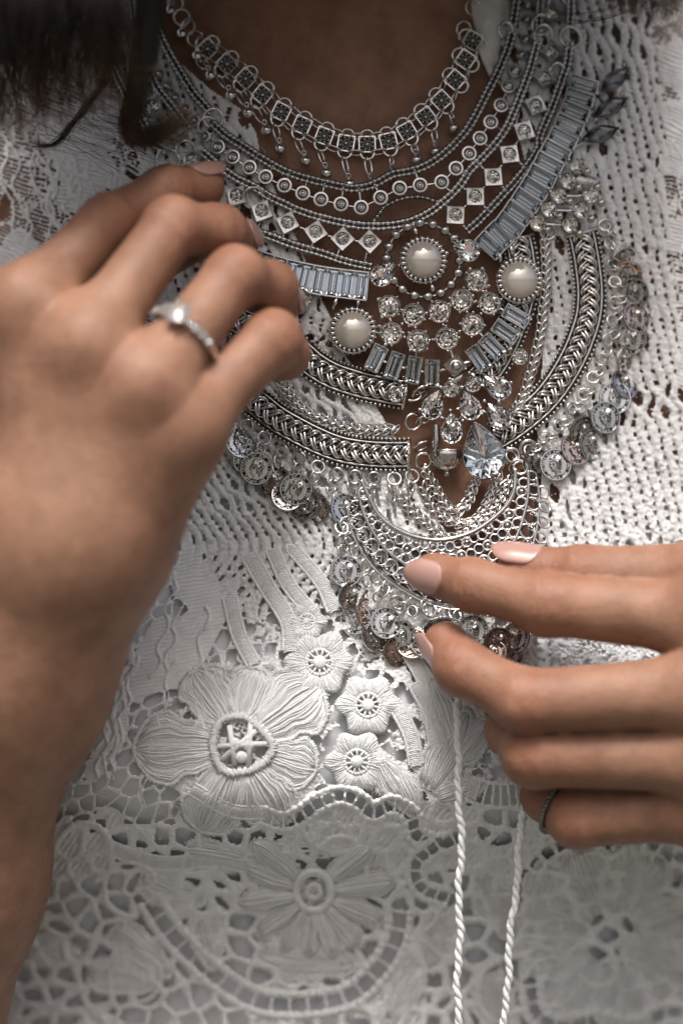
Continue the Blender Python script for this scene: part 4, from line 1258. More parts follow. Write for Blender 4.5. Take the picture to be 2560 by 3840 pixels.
# dark triangles and loops of the outer lattice
b0 = MB(); b0.add([(-20, 18, 0), (20, 18, 0), (0, -20, 0), (-20, 18, 7), (20, 18, 7), (0, -20, 7)], [(0, 1, 2), (5, 4, 3), (0, 3, 4, 1), (1, 4, 5, 2), (2, 5, 3, 0)], 1)
for k in range(7):
    t = k / 6
    for p0, p1 in (((-19, 17), (19, 17)), ((19, 17), (0, -19)), ((0, -19), (-19, 17))):
        b0.ball((p0[0] + (p1[0] - p0[0]) * t, p0[1] + (p1[1] - p0[1]) * t, 7), 3.2, 6, 5)
b0.ball((0, 6, 8), 6.5, 10, 7)
ME['tri'] = b0.mesh('beaded_triangle', ['silver', 'oxide'], auto=50)
ME['loop'] = MB().ring((0, 0, 0), 23, 28, 5.0, n=20, m=7).mesh('lattice_loop', 'silver')
N2 = 22
for i in range(N2):
    t = .03 + .94 * i / (N2 - 1)
    c, e = lerp_path(po_, t), lerp_path(pf_, t)
    d = e - c; L = np.linalg.norm(d); an = -math.degrees(math.atan2(d[1], d[0])) + 90
    if L > 40:
        q = c + d * .72
        link('beaded_triangle', ME['tri'], cres, frame(q[0], q[1], HE + 2, an, scale=min(1.0, L / 85)))
    t2 = t + .47 / (N2 - 1)
    c, e = lerp_path(po_, min(t2, 1)), lerp_path(pf_, min(t2, 1)); q = c + (e - c) * .45
    link('lattice_loop', ME['loop'], cres, frame(q[0], q[1], HE + 5, an, scale=min(1.05, max(.5, L / 70))))
    q = lerp_path(pf_, t) 
    link('hanging_loop', ME['loop'], cres, frame(q[0] + d[0] / L * 26, q[1] + d[1] / L * 26, HE + 6, an + random.uniform(-15, 15), tilty=random.uniform(-30, 30), scale=.85))
# tips of the crescent
for x, y in ((1368, 1852), (1950, 1755)):
    put('tip_loop', MB().ring((0, 0, 0), 26, 24, 6.5, n=24, m=8).mesh('tip_loop', 'silver'), cres, x, y, HE + 10)
# its coins
for a in cw(C9, K9, [(228, 615, 'coin', 26, 0, 10), (262, 770, 'coin', 18, 15, 30), (345, 865, 'coin_rose', 14, -10, 45), (465, 920, 'coin', 34, 0, 4), (550, 995, 'coin', 24, 10, -20), (620, 1040, 'coin_rose', 16, -10, -12),
                     (780, 940, 'coin', 34, 62, 10), (975, 965, 'coin', 44, 8, 0), (1130, 1040, 'coin_rose', 24, 10, 20), (1085, 1105, 'coin_rose', 40, -20, -20), (1225, 1010, 'coin_rose', 16, 0, -30)]):
    x, y, m, h, tx, ty = a
    coin(x, y, m, h + 6, random.uniform(-20, 20), tx, ty, .99)
for x, y, m, h, tx, ty in ((1335, 2322, 'coin', 12, 10, -20), (1405, 2388, 'coin', 14, -10, 25), (1492, 2442, 'coin_rose', 10, 12, 10), (1592, 2418, 'coin', 22, -18, 12), (1705, 2415, 'coin', 20, 20, -14), (1905, 2452, 'coin_rose', 14, -8, 20),
                            (930, 1722, 'coin', 12, 10, 20), (1075, 1860, 'coin', 14, -12, 14), (1180, 1905, 'coin', 10, 14, -20), (2215, 1668, 'coin', 10, 8, 18), (2340, 1440, 'coin', 12, -10, 24)):
    coin(x, y, m, h, random.uniform(-25, 25), tx, ty, .97)
for x, y in cw(C9, K9, [(205, 360), (205, 440), (210, 500), (355, 670), (420, 760), (450, 730), (530, 800), (560, 830), (620, 850), (690, 820), (730, 850), (790, 880), (870, 870)]):
    put('jump_ring', ME['jump_s'], coin_n, x, y, HE + 14, random.uniform(-40, 40), tiltx=random.uniform(-30, 30), tilty=random.uniform(-40, 40), scale=random.uniform(1.1, 1.5))
for k in range(5):
    put('jump_ring', ME['jump'], coin_n, 1290 + 12 * (k % 2), 1965 + k * 22, HE + 10, random.uniform(-40, 40), tilty=random.uniform(20, 60), scale=.8)

# ================================================================== finger rings
def conform(fr, hand, r0, gap=.0006):
    """band radius at 48 angles so that the ring hugs the finger it is worn on"""
    m = np.array(fr); t = np.linspace(0, 2 * math.pi, 48, endpoint=False); rr = np.arange(.003, r0 * 1.35, .00015)
    d = np.stack([np.cos(t), 0 * t, np.sin(t)], 1)
    p = (d[:, None] * rr[None, :, None]).reshape(-1, 3) @ m[:3, :3].T + m[:3, 3]
    s_ = hand(p.astype(np.float32)).reshape(len(t), -1)
    out = np.array([rr[np.argmax(a > gap)] if (a > gap).any() else rr[-1] for a in s_])
    md = np.median(out); out = np.clip(out, md * .8, md * 1.15)
    for _ in range(4): out = (np.roll(out, 1) + 2 * out + np.roll(out, -1)) / 4
    return t, out
dr = empty('diamond_ring', tuple(Q(690, 1215, .072)))
tag(dr, 'silver ring with a round diamond worn on the raised hand that grips the collar', 'ring')
a3, b3 = np.array(LF[2][0][0]), np.array(LF[2][0][1])
ax = (b3 - a3) / np.linalg.norm(b3 - a3); c3 = a3 + (b3 - a3) * .44
nx = np.array([0, -1., 0]); nx = np.array([-.25, -.9, .25]); nx -= ax * (nx @ ax); nx /= np.linalg.norm(nx); sx = np.cross(ax, nx)
fr3 = Matrix((Vector(sx), Vector(ax), Vector(nx))).transposed().to_4x4(); fr3.translation = Vector(c3)
t, ro = conform(fr3, LH, .0112)
rf = float(ro[12])
b = MB()
b.tube(np.c_[ro * np.cos(t), 0 * t, ro * np.sin(t)], .0010, 8, True, up=(0, 1, 0), flat=1.1)
link('band', b.mesh('band', 'silver'), dr, fr3)
gm = stone([(x * .0032 / 36, y * .0032 / 36) for x, y in ngon(36, 14)], .55, .34, .8)
link('diamond', gm, dr, fr3 @ Matrix.Translation((0, 0, rf + .0030)))
b = MB()
for k in range(6):
    a = k * math.pi / 3
    b.tube([(.0016 * math.cos(a), .0016 * math.sin(a), rf), (.0034 * math.cos(a), .0034 * math.sin(a), rf + .0032), (.0035 * math.cos(a), .0035 * math.sin(a), rf + .0042)], .0005, 6)
link('prongs', b.mesh('prongs', 'silver'), dr, fr3)
for s_ in (-1, 1):
    for k in range(3):
        a = math.pi / 2 + s_ * (.50 + .24 * k)
        g = stone([(x * .0014 / 36, y * .0014 / 36) for x, y in ngon(36, 8)], .5, .4, .6)
        link('side_stone', g, dr, fr3 @ Matrix.Rotation(-(a - math.pi / 2), 4, 'Y') @ Matrix.Translation((0, 0, rf + .0014)))
br = empty('band_ring', tuple(Q(2066, 3023, .03)))
tag(br, 'thin dark silver band worn on the little finger of the lower hand', 'ring')
a3, b3 = np.array(RF[3][0][1]), np.array(RF[3][0][2])
ax = (b3 - a3) / np.linalg.norm(b3 - a3); c3 = a3 + (b3 - a3) * .62
ax = ax * .5 + .5 * np.array([-.93, .05, .32]); ax /= np.linalg.norm(ax)
nx = np.array([0, -1., .0]); nx -= ax * (nx @ ax); nx /= np.linalg.norm(nx); sx = np.cross(ax, nx)
fr4 = Matrix((Vector(sx), Vector(ax), Vector(nx))).transposed().to_4x4(); fr4.translation = Vector(c3)
t, ro = conform(fr4, RH, .0105)
rf = float(np.median(ro)); b = MB()
b.tube(np.c_[ro * np.cos(t), 0 * t, ro * np.sin(t)], .0008, 8, True, up=(0, 1, 0))
for k in range(48):
    b.ball(((ro[k] + .0006) * math.cos(t[k]), 0, (ro[k] + .0006) * math.sin(t[k])), .0008, 6, 5)
print('band ring radius', ro.min(), ro.max())
link('band', b.mesh('band', 'dark_silver'), br, fr4)
for k in (-1, 0, 1):
    a = R(118) + .17 * k
    g = stone([(x * .0013 / 36, y * .0013 / 36) for x, y in ngon(36, 8)], .5, .4, .6)
    link('side_stone', g, br, fr4 @ Matrix.Rotation(a + math.pi / 2, 4, 'Y') @ Matrix.Translation((0, 0, rf + .0008)))
# ================================================================== the lace dress
rngd = np.random.default_rng(21)
def hash2(i, j, s):
    v = np.sin(i * 127.1 + j * 311.7 + s * 74.7) * 43758.5453
    return v - np.floor(v)
def vn(x, y, sc, s=0):
    """smooth value noise 0..1"""
    x = x / sc; y = y / sc
    i, j = np.floor(x), np.floor(y); a, b = x - i, y - j
    a = a * a * (3 - 2 * a); b = b * b * (3 - 2 * b)
    return (hash2(i, j, s) * (1 - a) + hash2(i + 1, j, s) * a) * (1 - b) + (hash2(i, j + 1, s) * (1 - a) + hash2(i + 1, j + 1, s) * a) * b
def poly_sd(x, y, pts):
    """signed distance to a polygon, negative inside"""
    p = np.asarray(pts, float); d = np.full(x.shape, 1e9); c = np.zeros(x.shape, bool)
    for k in range(len(p)):
        a, b = p[k], p[k - 1]
        e = b - a; wx, wy = x - a[0], y - a[1]
        t = np.clip((wx * e[0] + wy * e[1]) / (e @ e), 0, 1)
        d = np.minimum(d, (wx - e[0] * t) ** 2 + (wy - e[1] * t) ** 2)
        c ^= ((a[1] > y) != (b[1] > y)) & (x < e[0] * (y - a[1]) / (e[1] + 1e-12) + a[0])
    return np.where(c, -1, 1) * np.sqrt(d)
sstep = lambda a, b, x: (lambda t: t * t * (3 - 2 * t))(np.clip((x - a) / (b - a), 0, 1))

ST = 4.6
gx = np.arange(-170, 2735, ST); gy = np.arange(-170, 4015, ST)
X, Y = np.meshgrid(gx, gy)
# open neck: where the skin shows
NECK = [(300, -400), (560, -60), (640, 195), (800, 335), (905, 400), (966, 494), (985, 600), (1060, 760), (1120, 900), (1210, 1116), (1245, 1190), (1302, 1330), (1430, 1545), (1470, 1610),
        (1520, 1720), (1600, 1880), (1690, 2010), (1760, 2100), (1850, 2180), (1990, 2190), (2014, 2050), (2024, 1800), (2006, 1600), (2026, 1380), (2036, 1200), (2030, 950), (1985, 700), (1925, 450), (1880, 330), (1832, 290),
        (1795, 210), (1768, 60), (1750, -60), (1740, -400)]
sn = poly_sd(X, Y, NECK)
wob = (vn(X, Y, 60, 3) - .5) * 46
# zones
zC = sstep(40, -40, poly_sd(X, Y, [(-400, 1990), (700, 1990), (880, 2230), (900, 2420), (820, 2560), (640, 2640), (560, 2800), (640, 2960), (900, 3080), (860, 3130), (300, 3100), (-400, 3100)]) + wob)
zB = np.maximum(sstep(40, -40, poly_sd(X, Y, [(-400, 100), (430, 200), (470, 500), (560, 760), (640, 1000), (700, 1500), (-400, 1500)]) + wob),
                sstep(40, -40, poly_sd(X, Y, [(2400, -400), (2480, 400), (2520, 900), (2560, 1500), (3000, 1600), (3000, -400)]) + wob))
zE = sstep(-60, 60, Y - (3060 - 60 * np.sin((X - 300) / 700)) + wob)
zD = sstep(-60, 60, Y - np.where(X < 1700, 2330 - (X - 900) * .12, 2160 - (X - 2000) * .25) + wob) * (1 - zC) * (1 - zE)
zA = np.clip(1 - zB - zC - zD - zE, 0, 1)

H = np.zeros_like(X); hole = np.zeros(X.shape, bool)
# A: wavy yarns that part into lens-shaped eyelets
lean = np.where(X > 1900, .24, np.where(Y > 1250, .62, .30))
lean = .24 + .40 * sstep(1500, 1300, X) * sstep(1150, 1500, Y) * sstep(2300, 2000, Y)
u = X - lean * (Y - 1500) + 16 * (vn(X, Y, 260, 5) - .5) * 2; v = Y + lean * X
wy = 41.0; i0 = np.floor(u / wy)
hA = np.full(X.shape, -1.0); twist = np.zeros(X.shape)
for di in (-1, 0, 1, 2):
    i = i0 + di
    amp = 3 + 13 * sstep(.48, .78, vn(np.floor(i / 2) * 37.0, v, 110, 9))
    uc = i * wy + np.where(i % 2 == 0, 1, -1) * amp * np.sin(v / 24.0 + 2.4 * np.floor(i / 2)) + 3 * (vn(i * 91.0, v, 40, 2) - .5)
    d = np.abs(u - uc); r_ = 16.6 + 3.0 * vn(i * 13.0, v, 70, 4)
    z = np.sqrt(np.clip(1 - (d / r_) ** 2, 0, 1))
    hA = np.where(z > 0, np.maximum(hA, z), hA)
    twist = np.where(z > .05, np.sin((v * 1.0 + (u - uc) * 1.6) / 2.9 + i), twist)
hoA = hA <= 0
gapd = np.full(X.shape, 99.)
for di in (-1, 0, 1, 2):
    i = i0 + di; gapd = np.minimum(gapd, np.abs(u - i * wy))
rung = np.sin(v / 5.6 + 2.1 * i0 + 3 * vn(X, Y, 50, 77))
narrow = vn(np.floor(i0 / 2) * 37.0, v, 110, 9) < .60
hoA &= ~(narrow & (rung > -.45)) & ~(~narrow & (rung > .80))
hA = np.clip(hA, 0, 1) * 14 + twist * 2.2 + 7.0 * (vn(X, Y, 12, 1) - .5) + 5.5 * (vn(X, Y, 7, 6) - .5)
# B: torn loops: ladders of thread hung between cords
uB = X + .35 * Y; vB = Y - .35 * X + 24 * (vn(X, Y, 90, 12) - .5)
lad = np.sin(vB / 2.5 + 5 * vn(X, Y, 55, 14)) + .5 * (vn(X, Y, 14, 19) - .5)
sol = sstep(.50, .60, vn(uB, vB, 130, 15))
gap = vn(uB * 1.7, vB * .8, 80, 16) + .05
hB = 4 + 3.2 * lad + 7 * sol + 3 * (vn(X, Y, 8, 17) - .5)
hoB = ((lad < -.78) & (sol < .4) & (vn(X, Y, 22, 18) > .35)) | ((gap < .21) & (sol < .6))
# C: net of rounded cells over satin, with solid leaves
def voro(x, y, cx, cy, s, jit=.72):
    i, j = np.floor(x / cx), np.floor(y / cy); f1 = np.full(x.shape, 9.); f2 = f1.copy()
    for a in (-1, 0, 1):
        for b in (-1, 0, 1):
            ii, jj = i + a, j + b
            qx = (ii + .5 + jit * (hash2(ii, jj, s) - .5) + .5 * (np.mod(jj, 2) - .5)) - x / cx; qy = (jj + .5 + jit * (hash2(ii, jj, s + 5) - .5)) - y / cy
            d = np.sqrt(qx * qx + qy * qy); f2 = np.minimum(f2, np.maximum(f1, d)); f1 = np.minimum(f1, d)
    return f1, f2
f1, f2 = voro(X + .4 * (Y - 2300) * 0 + 20 * vn(X, Y, 120, 30), Y + .35 * X, 66, 62, 31, .6)
edge = (f2 - f1)
leafm = sstep(.52, .58, vn(X + .5 * Y, Y - .5 * X, 150, 33))
hC = np.where(edge < .24, 9 * np.sqrt(np.clip(1 - (edge / .24) ** 2, 0, 1)) + 2, 0) + 1.6 * np.sin((X + Y) / 2.7) * 0
hC = hC * (1 - leafm) + leafm * (6 + 1.6 * np.sin((Y + .2 * X) / 2.4 + 4 * vn(X, Y, 40, 35)))
hoC = (edge >= .24) & (leafm < .5)
# D: dense crochet
f1d, f2d = voro(X, Y, 15, 13, 41, .8)
hD = 10 - 11 * f1d + 5 * (vn(X, Y, 60, 42) - .5) + 4 * (vn(X, Y, 7, 43) - .5)
f1h, f2h = voro(X, Y, 78, 70, 44, .8)
hoD = ((f1h < .24 + .12 * vn(X, Y, 200, 46)) & (vn(X, Y, 160, 45) > .34)) | ((f1d > .62) & (vn(X, Y, 120, 47) > .5))
for cx, cy, Rf in ((1379, 2645, 112), (1338, 2858, 112), (1198, 2483, 118), (1150, 2330, 70), (910, 2790, 345), (1176, 3350, 300), (2290, 3520, 380)):
    rr_ = np.hypot(X - cx, Y - cy); th_ = np.arctan2(Y - cy, X - cx)
    ann = (np.abs(rr_ - Rf * 1.03 - 12 * vn(X, Y, 60, 48)) < 17) & (np.sin(th_ * round(Rf / 9)) + .7 * vn(X, Y, 50, 49) > .05)
    hoD |= ann; 
# E: open guipure ground
f1e, f2e = voro(X + 18 * vn(X, Y, 90, 53), Y, 92, 84, 51, .8)
ee = f2e - f1e
fine = np.minimum(np.abs(np.sin((X + .6 * Y) / 9.)), np.abs(np.sin((X - .8 * Y) / 10.)))
thick = .24 + .20 * vn(X, Y, 240, 52)
pat = sstep(.55, .60, vn(X, Y, 170, 54))
hE = np.where(ee < thick, 16 * np.sqrt(np.clip(1 - (ee / thick) ** 2, 0, 1)) + 3, 0) + 1.6 * np.sin(Y / 2.6 + X / 5)
hE = np.maximum(hE, pat * (9 + 4.5 * np.sin((X * .8 + Y * .6) / 3.2 + 3 * vn(X, Y, 60, 55)) + 6 * (vn(X, Y, 12, 56) - .5))) + 5 * (vn(X, Y, 9, 57) - .5)
hoE = ((ee >= thick) & (pat < .5) & (fine > .22)) | (ann & (Y > 3000))
zs = np.stack([zA, zB, zC, zD, zE]); win = zs.argmax(0)
zs = zs / (zs.sum(0) + 1e-9)
H = zs[0] * hA + zs[1] * hB + zs[2] * hC + zs[3] * hD + zs[4] * hE
hole = np.choose(win, [hoA, hoB, hoC, hoD, hoE])
plain = sstep(.6, .9, zs.max(0))

def stroke(pts, r, hgt, tw=0.0, base=2.0):
    """lay a round cord of radius r along pts on the height map"""
    p = path(pts, max(4.0, r * .55)); L = np.arange(len(p)) * max(4.0, r * .55)
    for (x, y), s_ in zip(p, L):
        i0 = int((x - r - gx[0]) / ST); i1 = int((x + r - gx[0]) / ST) + 2
        j0 = int((y - r - gy[0]) / ST); j1 = int((y + r - gy[0]) / ST) + 2
        if i1 <= 0 or j1 <= 0 or i0 >= len(gx) or j0 >= len(gy): continue
        sl = (slice(max(j0, 0), j1), slice(max(i0, 0), i1))
        d2 = ((X[sl] - x) ** 2 + (Y[sl] - y) ** 2) / (r * r)
        z = np.sqrt(np.clip(1 - d2, 0, 1)) * hgt + base + (tw * math.sin(s_ / max(3.4, r * .30)) if tw else 0)
        m = d2 < 1
        H[sl] = np.where(m, np.maximum(H[sl], z), H[sl]); hole[sl] &= ~m

rs = random.Random(5)
# meandering cords of the torn lace, upper left and far right
for k in range(30):
    x, y = rs.uniform(-150, 420), rs.uniform(150, 600); pts = []
    ph = rs.uniform(0, 6)
    for j in range(rs.randint(8, 16)):
        pts.append((x, y)); y += rs.uniform(34, 62); x += rs.uniform(2, 26) + 30 * math.sin(j * 1.3 + ph)
    stroke(pts, rs.uniform(5.5, 7.5), 9, 1.0, 6)
for k in range(8):
    x, y = rs.uniform(2440, 2640), rs.uniform(-100, 900); pts = []; ph = rs.uniform(0, 6)
    for j in range(rs.randint(8, 14)):
        pts.append((x, y)); y += rs.uniform(34, 62); x += rs.uniform(-6, 16) + 26 * math.sin(j * 1.2 + ph)
    stroke(pts, rs.uniform(5.5, 7), 9, 1.0, 6)
# cords of the net, lower left
for k in range(15):
    x, y = rs.uniform(250, 830), rs.uniform(2080, 2500); pts = []; ph = rs.uniform(0, 6)
    for j in range(rs.randint(8, 15)):
        pts.append((x, y)); y += rs.uniform(28, 48); x += -8 + 22 * math.sin(j * 1.7 + ph)
    stroke(pts, rs.uniform(5, 6.5), 8, .8, 8)
# wavy bottom cords
for k in range(12):
    x, y = rs.uniform(100, 2500), rs.uniform(3100, 3900); pts = []; a = rs.uniform(0, 6)
    for j in range(12):
        pts.append((x, y)); a += rs.uniform(.2, .7); x += 42 * math.cos(a); y += 42 * math.sin(a)
    stroke(pts, rs.uniform(10, 15), 16, 1.5, 8)
# ladder bands: two cords with rungs
def ladder(pts, w_=52, r=15, rung=44, hgt=16):
    p = path(pts, 8); sd, _t = nrm2(p)
    for a in p:
        i0 = max(0, int((a[0] - w_ / 2 - gx[0]) / ST)); i1 = int((a[0] + w_ / 2 - gx[0]) / ST) + 2; j0 = max(0, int((a[1] - w_ / 2 - gy[0]) / ST)); j1 = int((a[1] + w_ / 2 - gy[0]) / ST) + 2
        if i1 > 0 and j1 > 0: hole[j0:j1, i0:i1] |= (np.hypot(X[j0:j1, i0:i1] - a[0], Y[j0:j1, i0:i1] - a[1]) < w_ * .44)
    for s_ in (-1, 1): stroke(p + sd * w_ / 2 * s_, r, hgt, 4.5, 6)
    q = path(pts, rung); sd, _t = nrm2(q)
    for a, n_ in zip(q, sd): stroke([a - n_ * w_ / 2, a, a + n_ * w_ / 2], 8, 14, 1.5, 6)
ladder([(980, 3060), (1060, 3085), (1130, 3060), (1200, 3010), (1280, 2985), (1350, 3010), (1400, 3050), (1470, 3020), (1540, 3060), (1560, 3130), (1640, 3170), (1700, 3150)], 62)
ladder([(560, 3380), (640, 3500), (760, 3620), (860, 3700), (980, 3760), (1140, 3770), (1300, 3740), (1400, 3660), (1480, 3540), (1500, 3420)], 80, 18, 70)
ladder([(1640, 3170), (1560, 3240), (1580, 3330), (1680, 3370)], 60, 15, 48)
ladder([(1990, 3700), (2010, 3800), (2100, 3850), (2240, 3830), (2380, 3860), (2500, 3800), (2620, 3820)], 70, 20, 64)
ladder([(1760, 2960), (1860, 2985), (2000, 2975), (2150, 2960)], 90, 10, 30, 12)
for k in range(5): stroke([(1180 + 60 * k, 3140 - 4 * k), (1100 + 60 * k, 3190), (1000 + 70 * k, 3200 + 6 * k)], 6, 8, 0, 6)
for k in range(6): stroke([(1040, 3130 + 18 * k), (1180, 3150 + 14 * k), (1340, 3110 + 18 * k)], 5, 8, 0, 6)
# bound edge of the neck opening
for seg_ in (NECK[2:17], NECK[19:30]):
    stroke(seg_, 15, 12, 2.0, 2)
# broad folds and quilting of the cloth so that it never lies dead flat
H = H + 7 * (vn(X, Y, 420, 61) - .5) + 5 * (vn(X + .6 * Y, Y, 170, 62) - .5)
H = H - 14 * sstep(30, -6, sn) * 0
HD0 = -5.0
keep = (~hole) & (sn > 3)
fade = sstep(3, 26, sn)
V = P(X.ravel(), Y.ravel(), (HD0 + H * (.45 + .55 * fade)).ravel())
nx_, ny_ = len(gx), len(gy)
idx = np.arange(nx_ * ny_).reshape(ny_, nx_)
kq = keep[:-1, :-1] & keep[1:, :-1] & keep[:-1, 1:] & keep[1:, 1:]
quads = np.stack([idx[:-1, :-1][kq], idx[1:, :-1][kq], idx[1:, 1:][kq], idx[:-1, 1:][kq]], 1)
used = np.zeros(nx_ * ny_, bool); used[quads.ravel()] = True
remap = np.cumsum(used) - 1
cloth = mat('cotton_lace', (.74, .74, .73), .9, Sheen_Weight=.15, Sheen_Roughness=.5, Specular_IOR_Level=.2)
_N, _L, _b = nodes(cloth); _g = _N.new('ShaderNodeNewGeometry')
_L.new(ramp(cloth, noise(cloth, 260, 5, .65, _g.outputs['Position']), [(.3, (.69, .69, .68)), (.7, (.80, .80, .795))]), _b.inputs['Base Color'])
bump(cloth, noise(cloth, 3600, 4, .7, _g.outputs['Position']), .9, .0003)
bump(cloth, noise(cloth, 1500, 4, .65, _g.outputs['Position']), .5, .0005)
dress = link('dress', mesh_np('dress', V[used], remap[quads], None, cloth), person)
dress['label'] = 'white crochet and lace dress with an open neck and drawstrings'
print('dress quads', len(quads))

# lining under the lace below the opening
satin = mat('satin_lining', (.66, .665, .68), .55, Specular_IOR_Level=.35, Sheen_Weight=.1)
_N, _L, _b = nodes(satin); _g = _N.new('ShaderNodeNewGeometry')
bump(satin, noise(satin, 2600, 2, .5, _g.outputs['Position']), .3, .0001)
lx = np.arange(-1300, 3900, 26.); ly = np.arange(1180, 6200, 26.)
LX, LY = np.meshgrid(lx, ly)
LIN = [(-1400, 1700), (0, 1560), (800, 1300), (1250, 1300), (1440, 1600), (1540, 1850), (1640, 2010), (1740, 2140), (1850, 2240), (2010, 2230), (2080, 1900), (2090, 1500), (2150, 1480), (2500, 1700), (3900, 1800), (3900, 6300), (-1400, 6300)]
sl_ = poly_sd(LX, LY, LIN)
VL_ = P(LX.ravel(), LY.ravel(), np.full(LX.size, -37.0) + 3 * (vn(LX, LY, 300, 71).ravel() - .5))
ii = np.arange(LX.size).reshape(LX.shape); kk = (sl_ < 0); kk = kk[:-1, :-1] & kk[1:, :-1] & kk[:-1, 1:] & kk[1:, 1:]
link('lining', mesh_np('lining', VL_, np.stack([ii[:-1, :-1][kk], ii[1:, :-1][kk], ii[1:, 1:][kk], ii[:-1, 1:][kk]], 1), None, satin), dress)

# ---------------------------------------------------------------- crochet appliques, each a piece of its own
def grid_mesh(name, F, nu, nv, closed=False):
    v = np.array([F(i / (nu if closed else nu - 1), j / (nv - 1)) for j in range(nv) for i in range(nu)])
    q = []
    for j in range(nv - 1):
        for i in range(nu if closed else nu - 1):
            i2 = (i + 1) % nu; q.append((j * nu + i, j * nu + i2, (j + 1) * nu + i2, (j + 1) * nu + i))
    return v, q
def lace_flower(cx, cy, Rf, pet=6, h=2.0, rot=0.0):
    b = MB()
    def F(a, t):
        th = 2 * math.pi * a + rot
        ro = Rf * (1 + .11 * math.cos(pet * th) + .03 * math.sin(3 * th + cx))
        r_ = Rf * .40 + (ro - Rf * .40) * t
        z = h + 13 * math.sin(math.pi * min(max(t, 0), 1)) ** .55 * (.85 + .15 * math.cos(pet * th)) + 1.5 * math.sin(th * 62) * math.sin(math.pi * t) - 3 * (1 - abs(math.cos(pet * th / 2))) * t
        return (cx + r_ * math.cos(th), cy + r_ * .97 * math.sin(th), z)
    v, q = grid_mesh('f', F, 150, 15, True); b.add(v, q)
    for k in range(11):
        th = 2 * math.pi * k / 11 + rot
        b.tube([(cx + r_ * Rf * math.cos(th), cy + r_ * Rf * math.sin(th), h + 9) for r_ in (.16, .30, .44)], 4.4, 6)
    b.ball((cx, cy, h + 8), Rf * .22, 20, 10, sq=(1, 1, .6))
    for k in range(120):       # satin stitch laid over the petals
        a = (k + rs.uniform(-.3, .3)) / 120; t0, t1 = rs.uniform(0, .06), rs.uniform(.93, 1.04); dz = rs.uniform(-.6, 2.2)
        b.tube([(lambda q_: (q_[0], q_[1], q_[2] + dz))(F(a + .004 * math.sin(5 * t + k), t)) for t in np.linspace(t0, t1, 7)], rs.uniform(2.2, 3.2), 4)
    for k in range(26):
        th = 2 * math.pi * k / 26; b.ball((cx + Rf * .41 * math.cos(th), cy + Rf * .40 * math.sin(th), h + 6), 8, 7, 5)
    return link('lace_flower', b.warp().mesh('lace_flower', cloth), dress)
for a in ((1379, 2645, 112, 6, 4, .2), (1338, 2858, 112, 6, 4, .7), (1198, 2483, 118, 6, 4, 1.0), (1150, 2330, 70, 6, 2, .4)): lace_flower(*a)

def stitches(b, p, hw_in, hw_out, h, r=3.2, step=1, side=None):
    """buttonhole stitches laid across a path"""
    p = np.asarray(p, float); sd, tg = nrm2(p)
    for i in range(0, len(p), step):
        w0, w1 = hw_in * rs.uniform(.7, 1.25), hw_out * rs.uniform(.8, 1.2); z = p[i, 2] if p.shape[1] > 2 else h; sk = rs.uniform(-3, 3)
        b.tube([(p[i, 0] + sd[i, 0] * w + tg[i, 0] * sk * w / 10, p[i, 1] + sd[i, 1] * w + tg[i, 1] * sk * w / 10, z + dz) for w, dz in ((-w0, -1), (-w0 * .4, 5), (w1 * .4, 5), (w1, -4))], r * rs.uniform(.75, 1.2), 4)
def lace_petal(bx, by, ang, L, W, h=2.0, rim=10, fat=16, groove=1.6, name='lace_petal', tipw=None):
    """petal from its base along ang (photo degrees, y down)"""
    ca, sa = math.cos(R(ang)), math.sin(R(ang)); b = MB(); edge_ = []
    sd_ = rs.uniform(0, 6)
    wf = lambda t: W / 2 * ((math.sin(math.pi * min(1, (.10 + .90 * t) ** tipw * .98)) ** .7) if tipw else (.42 + .58 * math.sin(math.pi / 2 * min(1, t / .68))) * math.sqrt(max(.0, 1 - max(0, (t - .66) / .345) ** 2))) * (1 + .09 * math.sin(11 * t + sd_) + .05 * math.sin(23 * t + 2 * sd_))
    def F(a, t):
        s_ = 2 * a - 1; w_ = wf(t)
        x = t * L; y = s_ * w_
        z = h + fat * (1 - s_ ** 2) ** .5 * math.sin(math.pi * min(.98, .12 + .8 * t)) ** .5 + groove * math.sin(s_ * 30 + 3 * t) * (1 - abs(s_))
        return (bx + ca * x - sa * y, by + sa * x + ca * y, z)
    v, q = grid_mesh('p', F, 33, 22); b.add(v, q)
    ns = max(14, int(W / 5.5))
    for k in range(ns):        # satin stitch
        a = (k + .5 + rs.uniform(-.35, .35)) / ns; t0, t1 = rs.uniform(.0, .08), rs.uniform(.86, 1.0); dz = rs.uniform(-1.5, 5.5)
        b.tube([(lambda q_: (q_[0], q_[1], q_[2] + dz))(F(min(1, max(0, a + .012 * math.sin(7 * t + k))), t)) for t in np.linspace(t0, t1, 8)], rs.uniform(1.9, 4.0), 4)
    e = [F(0, t) for t in np.linspace(0, 1, 16)] + [F(1, t) for t in np.linspace(1, 0, 16)]
    e = path([(x, y, z + 3) for x, y, z in e], 9)
    if rim:
        b.tube(e, rim * .62 * (1 + .12 * np.sin(np.arange(len(e)) * 1.9)), 6)
        stitches(b, path(e, 5.2), rim * 1.5, rim * .9, 0, 2.9)
    return link(name, b.warp().mesh(name, cloth), dress)
